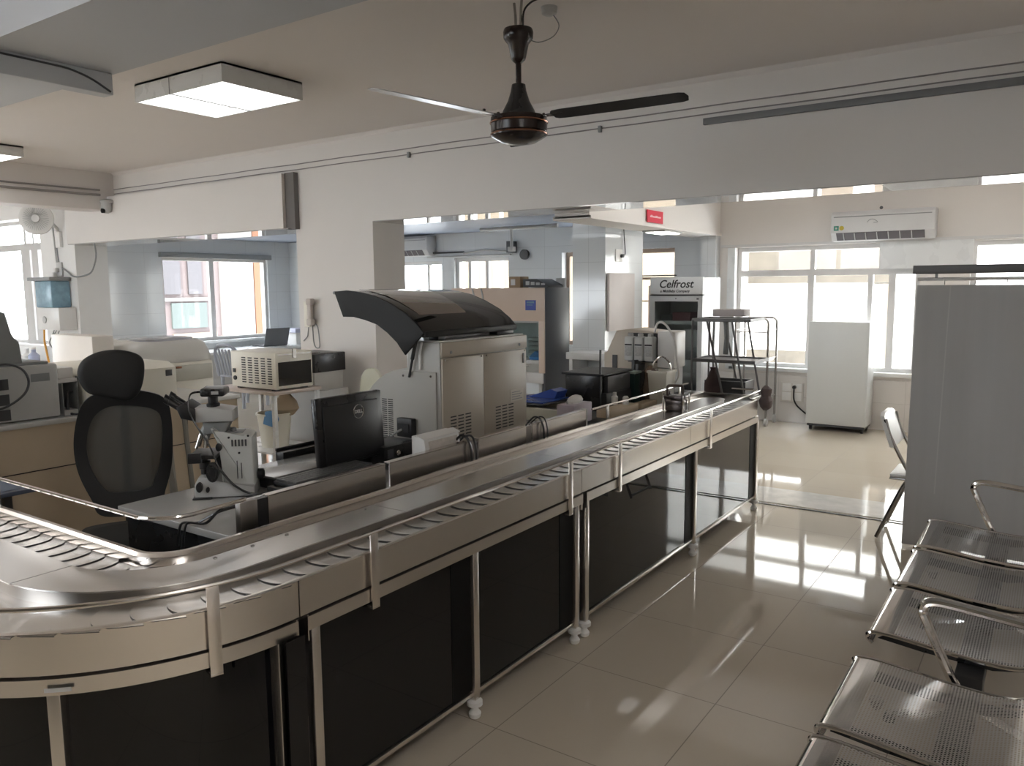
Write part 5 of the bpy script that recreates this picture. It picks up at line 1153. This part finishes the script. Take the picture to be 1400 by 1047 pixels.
m = MB(); m.prism([(-2.595, .785), (-2.575, .785), (-2.465, 1.0), (-2.485, 1.012)], 'y', 4.99, 5.095, .003); m.box(-2.485, -2.39, 4.99, 5.095, .992, 1.008, .004); obj('edge', m, LGREEN, gd)
for k, (x0, x1, h) in enumerate(((-2.48, -2.455, 1.075), (-2.45, -2.425, 1.05), (-2.42, -2.39, 1.0))):
    m = MB(); m.box(x0, x1, 5.11, 5.22, .782, h, .003); tag(obj('binder', m, DGREY), 'dark binder standing below the reagent bottles, %s of three' % ('tallest and leftmost', 'middle', 'shortest and rightmost')[k], 'binder', 'dark binders below the reagent bottles')
m = MB(); m.lathe((-2.345, 5.12, .785), [(.03, 0), (.05, .08), (.03, .17), (.045, .22), (.01, .26)], 9)
for v in m.bm.verts: v.co += Vector((random.uniform(-.01, .01), random.uniform(-.01, .01), 0))
tag(obj('foil_bundle', m, mat('brown_silver_foil', (.28, .20, .15), .25, .5, var=.6, scale=20)), 'crumpled brown silvery foil beside the dark binders', 'bundle')
bk2 = thing('cream_bucket', 'cream square bucket with wire handle on the far work table', 'bucket', (-2.27, 5.3, .78))
m = MB(); m.loft([[(-2.255+sx*a, 5.13+sy*b, z) for sx, sy in ((-1, -1), (1, -1), (1, 1), (-1, 1))] for a, b, z in ((.058, .065, .785), (.07, .08, 1.0), (.076, .086, 1.0), (.076, .086, 1.015), (.062, .072, 1.015), (.054, .06, .80))]); obj('shell', m, CREAM, bk2, 20)
m = MB(); m.tube([(-2.325, 5.13, 1.01), (-2.31, 5.13, 1.07), (-2.255, 5.13, 1.11), (-2.20, 5.13, 1.07), (-2.185, 5.13, 1.01)], .006, 6); obj('handle', m, CHROME, bk2)
cn = thing('canister', 'dark metal canister with square handle standing on the conveyor', 'canister', (-2.03, 4.75, .8))
m = MB(); m.box(-2.10, -1.965, 4.70, 4.80, .90, .925, .004); m.box(-2.09, -1.975, 4.705, 4.795, .828, .90, .008); obj('body', m, mat('dark_canister_metal', (.10, .085, .08), .25, .8), cn)
m = MB(); m.tube([(-2.08, 4.72, .92), (-2.08, 4.72, .975), (-2.07, 4.722, .985), (-1.995, 4.735, .985), (-1.985, 4.737, .975), (-1.985, 4.74, .92)], .008, 8); obj('handle', m, mat('rusty_handle', (.09, .06, .05), .5), cn)
for p in ((-2.098, 4.702), (-1.968, 4.702), (-2.098, 4.798), (-1.968, 4.798)):
    m = MB(); m.cyl((p[0], p[1], .828), (p[0], p[1], .94), .006, seg=8); obj('corner_rod', m, CHROME, cn)

cn.location += Vector((.11, -.15, 0))
m = MB(); m.box(-2.35, -2.25, 4.35, 4.75, .782, .83, .004); m.box(-2.33, -2.25, 4.80, 5.05, .782, .815, .004); tag(obj('reagent_boxes', m, TANW), 'tan small boxes lying behind the thin rear railing', 'boxes')
m = MB(); m.lathe((-2.36, 4.62, .83), [(.02, 0), (.022, .05), (.012, .06), (.012, .08)], 12); m.lathe((-2.30, 4.66, .83), [(.02, 0), (.02, .045), (.012, .055)], 12); tag(obj('small_vials', m, WHITEP), 'two small white vials on the tan boxes behind the railing', 'vials')
m = MB(); m.box(-2.32, -2.18, 3.96, 4.30, .72, .79, .004); tag(obj('black_socket_strip', m, BLACKP), 'black strip below the thin railing right of the steel panel end', 'strip')
m = MB(); m.box(-2.2, -2.14, 5.2, 5.4, .785, .85, .006); m.box(-2.2, -2.14, 5.05, 5.15, .785, .83, .01); tag(obj('black_tools', m, BLACKP), 'small black tools lying by the conveyor rim left of the fridge foot', 'tools')
# ------------------------------------------------------------------ perforated steel waiting benches
PERF = dots_mat('perforated_steel', (.56, .54, .52), .0095, .0052, .28)
sprof = [(-.448, .398), (-.462, .410), (-.464, .424), (-.452, .434), (-.42, .437), (-.385, .436), (-.30, .428), (-.20, .418), (-.10, .413), (-.03, .418), (.02, .440), (.055, .48), (.085, .55), (.125, .68), (.16, .80), (.175, .86), (.19, .872), (.205, .865)]
def sheet(name, i0, i1, y0, y1, m, parent, inset=0.0):
    vs = []; fs = []; uv = []; d = 0; P_ = sprof[i0:i1+1]
    # finer steps along the curve
    fine = []
    for k in range(len(P_)-1):
        for t in range(3): fine.append((P_[k][0]+(P_[k+1][0]-P_[k][0])*t/3, P_[k][1]+(P_[k+1][1]-P_[k][1])*t/3))
    fine.append(P_[-1]); ds = [0]
    for a, b in zip(fine, fine[1:]): ds.append(ds[-1]+math.hypot(b[0]-a[0], b[1]-a[1]))
    for (x, z) in fine: vs += [(x, y0+inset, z), (x, y1-inset, z)]
    for k in range(len(fine)-1): fs.append((2*k, 2*k+1, 2*k+3, 2*k+2))
    me = bpy.data.meshes.new(name); org = wloc(parent); me.from_pydata([tuple(Vector(v)-org) for v in vs], [], fs)
    ul = me.uv_layers.new(name='sheet')
    for p in me.polygons:
        for li in p.loop_indices:
            vi = me.loops[li].vertex_index; ul.data[li].uv = (vs[vi][1], ds[vi//2])
    me.polygons.foreach_set('use_smooth', [True]*len(me.polygons)); me.materials.append(m)
    o = bpy.data.objects.new(name, me); COL.objects.link(o); o.parent = parent
    return o
def bench(label, y0, seats, legs, arms):
    W_, PIT = .475, .535
    n = seats
    t = thing('waiting_bench', label, 'bench', (-.15, y0, 0), 'steel waiting benches')
    ye = y0-(n-1)*PIT-W_
    m = MB(); m.box(-.20, -.12, ye-.05, y0+.05, .315, .375, .006); obj('beam', m, BLACKS, t)
    m = MB(); m.box(.13, .16, ye-.03, y0+.03, .62, .66, .004); obj('back_beam', m, BLACKS, t)
    for y in legs:
        m = MB(); m.tube([(-.16, y, .32), (-.17, y, .12), (-.30, y, .06), (-.42, y, .03)], [.022, .022, .018, .016], 8); obj('leg', m, CHROME, t)
        m = MB(); m.tube([(-.16, y, .3), (-.14, y, .12), (0, y, .06), (.12, y, .03)], [.022, .022, .018, .016], 8); lg = obj('leg', m, CHROME, t)
        m = MB(); m.lathe((-.42, y, 0), [(.022, 0), (.022, .02), (.015, .03)], 12); m.lathe((.12, y, 0), [(.022, 0), (.022, .02), (.015, .03)], 12); obj('foot', m, BLACKP, lg)
    for k in range(n):
        b = y0-k*PIT; a = b-W_
        s_ = sheet('seat_shell', 4, 16, a, b, PERF, t, .004)
        e = sheet('front_edge', 0, 5, a, b, CHROME, t, .004)
        for y in (a+.003, b-.003):
            m = MB(); m.tube([(x, y, z-.003) for x, z in sprof], .0075, 8); obj('rim', m, CHROME, s_)
        m = MB(); m.prism([(-.44, .395), (-.40, .425), (-.20, .406), (-.03, .405), (.03, .432), (.03, .40), (-.10, .37), (-.30, .38)], 'y', a+.05, a+.056); obj('seat_bracket', m, BLACKS, t)
        m = MB(); m.prism([(-.44, .395), (-.40, .425), (-.20, .406), (-.03, .405), (.03, .432), (.03, .40), (-.10, .37), (-.30, .38)], 'y', b-.056, b-.05); obj('seat_bracket', m, BLACKS, t)
        m = MB(); m.lathe((-.36, (a+b)/2+.02, .40), [(.012, -.01), (.02, .01), (.02, .02)], 10); obj('bolt', m, STEELD, t)
    for y in arms:
        m = MB(); m.tube([(-.17, y, .36), (-.205, y, .42), (-.275, y, .575), (-.285, y, .60), (-.28, y, .622), (-.262, y, .634), (-.22, y, .636), (-.05, y, .622), (.06, y, .612), (.10, y, .60), (.12, y, .56), (.12, y, .5), (.05, y, .40), (-.06, y, .36)], .0145, 10); obj('armrest', m, CHROME, t)
    return t
bench('perforated steel waiting bench nearer the grey curtain, row of three seats', 4.335, 3, (4.0, 3.05), (4.40, ))
bench('perforated steel waiting bench nearest the camera, beyond the armrest', 2.575, 3, (2.28, 1.4), (2.635, 1.0))

# ------------------------------------------------------------------ curtain screen
cs = thing('privacy_curtain', 'grey privacy curtain hanging from rings on a pole right of the walkway', 'curtain', (0.2, 5.24, 0))
CY = 5.24
m = MB(); m.box(-.715, 1.45, CY-.03, CY+.03, 1.655, 1.705, .004); obj('top_rail', m, CURTD, cs)
m = MB(); m.cyl((-.69, CY, 1.625), (1.46, CY, 1.625), .010); obj('pole', m, WHITEP, cs)
m = MB(); m.box(-.60, -.585, CY-.008, CY+.008, 1.62, 1.66); m.box(1.2, 1.215, CY-.008, CY+.008, 1.62, 1.66); obj('hanger', m, GREYP, cs, 0)
for k in range(13):
    x = -.55+.155*k; m = MB(); m.tube([(x, CY+.015*math.cos(2*PI*j/12), 1.612+.018*math.sin(2*PI*j/12)) for j in range(12)], .0025, 5, closed=True); obj('ring', m, WHITEP, cs)
m = MB(); secs = []
xs = [-.69+.02*k for k in range(108)]
def cw(x, z): return CY + .012*math.sin(x*13+.6)+.008*math.sin(x*29)*(1-.3*z)
for z in (.02, .4, .8, 1.2, 1.59):
    secs.append([(x-.012*(1-z/1.6) if x < -.6 else x, cw(x, z)-.0015, z) for x in xs]+[(x-.012*(1-z/1.6) if x < -.6 else x, cw(x, z)+.0015, z) for x in xs[::-1]])
m.loft(secs); obj('cloth', m, CURT, cs, 60)
m = MB(); m.loft([[(x0+dx, cw(x0, z)-.003, z) for dx in (0, .006)]+[(x0+dx, cw(x0, z)-.0016, z) for dx in (.006, 0)] for z in (.35, .7, 1.0, 1.3, 1.585) for x0 in (-.52-.03*(1-z/1.6),)]); obj('seam', m, mat('curtain_seam', (.55, .55, .54), .8), cs)

# ------------------------------------------------------------------ folding chair beside the curtain
fc = thing('folding_chair', 'white folding chair with dark tube legs beside the grey curtain', 'chair', (-.6, 5.45, 0))
for y in (5.28, 5.66):
    m = MB(); m.tube([(-.835, y, .77), (-.80, y, .66), (-.66, y, .40), (-.40, y, .02)], .011, 8); obj('front_leg', m, DARKCH, fc)
    m = MB(); m.tube([(-.55, y+(.02 if y < 5.4 else -.02), .43), (-.66, y+(.02 if y < 5.4 else -.02), .42), (-.72, y+(.02 if y < 5.4 else -.02), .36), (-.86, y+(.02 if y < 5.4 else -.02), .012)], .011, 8); obj('rear_leg', m, DARKCH, fc)
m = MB(); m.cyl((-.855, 5.30, .03), (-.855, 5.64, .03), .009, seg=8); m.cyl((-.41, 5.28, .035), (-.41, 5.66, .035), .009, seg=8); obj('crossbar', m, DARKCH, fc)
bo2 = [(5.265, .60), (5.265, .74), (5.29, .785), (5.35, .80), (5.59, .80), (5.65, .785), (5.675, .74), (5.675, .60)]
m = MB(); m.loft([[(-.795-(z-.62)*.36+o_, y, z) for y, z in bo2] for o_ in (-.012, .012)]); bkr = obj('backrest', m, WHITEP, fc)
m = MB(); m.box(-.868, -.852, 5.42, 5.52, .715, .745, .004); obj('hand_hole', m, DGREY, bkr)
m = MB(); m.box(-.80, -.40, 5.30, 5.64, .405, .43, .01); obj('seat', m, WHITEP, fc)
m = MB(); m.box(-.80, -.40, 5.295, 5.645, .393, .405, .003); obj('seat_frame', m, DARKCH, fc)

# ------------------------------------------------------------------ ceiling fan
cf_ = thing('ceiling_fan', 'dark brown three-blade ceiling fan hanging from a rod', 'fan', (-2.43, 3.62, 2.4))
FX, FY = -2.43, 3.62
m = MB(); m.lathe((FX, FY, 0), [(.03, 2.355), (.09, 2.366), (.125, 2.385), (.148, 2.40), (.15, 2.41), (.145, 2.415), (.15, 2.42), (.152, 2.46), (.146, 2.468), (.152, 2.475), (.150, 2.495), (.11, 2.505)], 36); mo_ = obj('motor', m, FANBR, cf_)
for z, r_ in ((2.408, .150), (2.467, .153)):
    m = MB(); m.tube([(FX+r_*math.cos(2*PI*k/36), FY+r_*math.sin(2*PI*k/36), z) for k in range(36)], .004, 6, closed=True); obj('ring', m, COPPER, mo_)
m = MB(); m.lathe((FX, FY, 0), [(.095, 2.50), (.085, 2.53), (.058, 2.58), (.042, 2.63), (.036, 2.665), (.02, 2.672)], 28); obj('lower_canopy', m, BLACKS, cf_)
m = MB(); m.cyl((FX, FY, 2.66), (FX, FY, 2.83), .0155, seg=12); obj('down_rod', m, FANBR, cf_)
m = MB(); m.lathe((FX, FY, 0), [(.02, 2.775), (.036, 2.79), (.04, 2.80), (.055, 2.87), (.068, 2.885), (.078, 2.90), (.080, 2.93), (.075, 2.945), (.03, 2.95)], 28); obj('upper_canopy', m, FANBR, cf_)
m = MB()
for s_ in (-1, 1): m.tube([(FX+s_*.028, FY-.02*s_, 2.94), (FX+s_*.032, FY-.02*s_, 3.04), (FX+s_*.038, FY-.02*s_, 3.09)], .007, 6)
obj('hook', m, DARKCH, cf_)
m = MB(); m.tube([(FX+.03, FY, 2.94), (FX+.05, FY-.02, 3.02), (FX+.09, FY-.02, 3.055), (FX+.14, FY, 3.075), (FX+.20, FY+.02, 3.083)], .005, 6); obj('cord', m, BLACKP, cf_)
def blade(ang, m_):
    mb_ = MB(); ol = [(.20, -.045), (.215, -.06), (.26, -.066), (.55, -.062), (.87, -.056), (.90, -.045), (.91, 0), (.90, .045), (.87, .056), (.55, .056), (.26, .05), (.215, .045), (.20, .03)]
    mb_.prism(ol, 'z', -.002, .002)
    for v in mb_.bm.verts:
        v.co.z += -v.co.y*.16; v.co.z += .025*(v.co.x-.2)
    mb_.rotate(R(ang), 'Z'); mb_.move((FX, FY, 2.488)); bl_ = obj('blade', mb_, m_, cf_)
    a = MB(); a.prism([(.13, -.022), (.19, -.028), (.26, -.03), (.26, .03), (.19, .018), (.13, .016)], 'z', .0, .005)
    for v in a.bm.verts: v.co.z += -max(0, v.co.x-.16)*v.co.y*1.2
    for (x, y) in ((.145, .0), (.225, -.018), (.25, .012)): a.lathe((x, y, .004), [(.008, 0), (.008, .012), (.004, .014)], 8)
    a.rotate(R(ang), 'Z'); a.move((FX, FY, 2.488)); obj('blade_iron', a, FANBR, bl_)
blade(8, FANBL); blade(-104, LITBL); blade(124, FANBL)  # the second blade is coloured as if catching light
rz = thing('ceiling_rose', 'small white round ceiling rose with looped wire next to the fan hook', 'ceiling rose', (FX+.10, FY+.16, 3.05))
m = MB(); m.lathe((FX+.08, FY+.18, 3.045), [(.02, 0), (.04, .01), (.045, .045)], 18); obj('cover', m, LGREY, rz)
m = MB(); m.tube([(FX+.10, FY+.19, 3.05), (FX+.13, FY+.2, 2.99), (FX+.11, FY+.17, 2.93), (FX+.05, FY+.12, 2.90), (FX+.0, FY+.09, 2.92)], .003, 5); obj('wire', m, GREYP, rz)

# ------------------------------------------------------------------ ceiling lights
def panel_light(x0, x1, y0, y1, zt, zb, label, seam=True, glow=None):
    t = thing('ceiling_light', label, 'light', ((x0+x1)/2, (y0+y1)/2, zb))
    m = MB(); m.box(x0, x1, y0, y0+.012, zb, zt); m.box(x0, x1, y1-.012, y1, zb, zt); m.box(x0, x0+.012, y0+.012, y1-.012, zb, zt); m.box(x1-.012, x1, y0+.012, y1-.012, zb, zt); m.box(x0, x1, y0, y1, zt-.012, zt); obj('housing', m, WHITEM, t, 0)
    m = MB(); m.box(x0+.012, x1-.012, y0+.012, y1-.012, zb+.004, zb+.010); obj('diffuser', m, glow or LEDON, t, 0)
    if seam:
        xm = x0+(x1-x0)*.42
        m = MB(); m.box(xm-.006, xm+.006, y0-.001, y1+.001, zb-.002, zb+.004); m.box(xm-.004, xm+.004, y0-.002, y0, zb, zt); obj('seam', m, GREYP, t, 0)
        m = MB(); m.tube([(x0+.02, y0+.40, zb+.001), (x1-.02, y1-.02, zb+.001)], .003, 4); obj('wire', m, LGREY, t)
    return t
panel_light(-5.64, -4.62, 3.385, 4.065, 3.085, 2.96, 'large square white ceiling light left of the fan')
panel_light(-9.95, -8.94, 3.43, 4.1, 3.085, 2.98, 'second white ceiling light at the left edge above the chair', False)
for k, (x, y, zt, lab) in enumerate(((.75, .3, 3.085, 'unseen fill light added on the ceiling above and behind the viewer'), (-6.4, -.6, 3.085, 'unseen fill light added on the ceiling behind the viewer on the left'),  # unseen ceiling lights added as fill; the back-room pair follows a wall reflection
        (-6.9, .9, 3.085, 'unseen fill light added before the wide ceiling beam, left of the viewer'),
        (-2.0, 7.0, 3.085, 'added ceiling light of the back room above the walkway, hidden by the long beam'), (-.2, 7.3, 3.085, 'added ceiling light of the back room behind the curtain, hidden by the long beam'),
        (-9.4, 6.75, 2.395, 'fill light added in the left lab, hidden by the boxed header'), (-6.6, 6.75, 2.395, 'fill light added in the left lab behind the wide column'))):
    panel_light(x-.5, x+.5, y-.33, y+.33, zt, zt-.11 if zt > 3 else zt-.05, lab, False, LEDFILL if y < 1 else (emit_mat('lab_fill_led', (.95, .97, 1), .75) if zt < 3 else emit_mat('back_room_fill_led', (1, .99, .97), 3.0)))

# ------------------------------------------------------------------ small things at the left edge
nt_ = thing('notebook', 'dark blue notebook tray standing behind the rear rail at the left edge', 'tray', (-3.85, 1.45, 0))
m = MB(); m.box(-4.15, -3.5, 1.33, 1.55, .762, .78, .003); m.box(-4.15, -3.5, 1.32, 1.33, .75, .79, .003); obj('tray', m, mat('blue_grey_tray', (.10, .12, .17), .3), nt_)
m = MB(); m.box(-4.12, -3.53, 1.35, 1.53, .78, .783); obj('glass_top', m, mat('bluish_shine', (.20, .23, .30), .08), nt_, 0)
for x in (-4.12, -3.53):
    m = MB(); m.box(x-.012, x+.012, 1.43, 1.46, 0, .762); obj('leg', m, STEELD, nt_, 0)

# ------------------------------------------------------------------ world, sun, camera
wd = bpy.data.worlds.new('daylight'); SC.world = wd; wd.use_nodes = True
bg = wd.node_tree.nodes['Background']; bg.inputs['Color'].default_value = (.88, .94, 1.0, 1); bg.inputs['Strength'].default_value = 4.2
sd = bpy.data.lights.new('sun', 'SUN'); sd.energy = 6; sd.color = (1, .95, .86); sd.angle = .01
so2 = bpy.data.objects.new('sun', sd); COL.objects.link(so2); so2.rotation_euler = Vector((-.35, .62, -.75)).to_track_quat('-Z', 'Y').to_euler()

F, YAW, PIT_, ROL = 1082.4, R(34.51), R(6.91), R(-.49)
f = Vector((-math.sin(YAW)*math.cos(PIT_), math.cos(YAW)*math.cos(PIT_), -math.sin(PIT_)))
r = Vector((math.cos(YAW), math.sin(YAW), 0)); u = r.cross(f)
r2 = r*math.cos(ROL)+u*math.sin(ROL); u2 = -r*math.sin(ROL)+u*math.cos(ROL)
cd = bpy.data.cameras.new('camera'); cam = bpy.data.objects.new('camera', cd); COL.objects.link(cam)
M = Matrix((r2, u2, -f)).transposed().to_4x4(); M.translation = (0, 0, 1.6); cam.matrix_world = M
cd.sensor_width = 36; cd.lens = 36*F/1400; cd.clip_start = .05; cd.clip_end = 100
SC.camera = cam
SC.view_settings.view_transform = 'Standard'; SC.view_settings.look = 'None'; SC.view_settings.gamma = 1
SC.view_settings.use_curve_mapping = False
SC.view_settings.exposure = 1.48
SC.cycles.max_bounces = 10; SC.cycles.diffuse_bounces = 5; SC.cycles.glossy_bounces = 5; SC.cycles.transparent_max_bounces = 12
SC.cycles.caustics_reflective = False; SC.cycles.caustics_refractive = False
SC.cycles.sample_clamp_indirect = 6
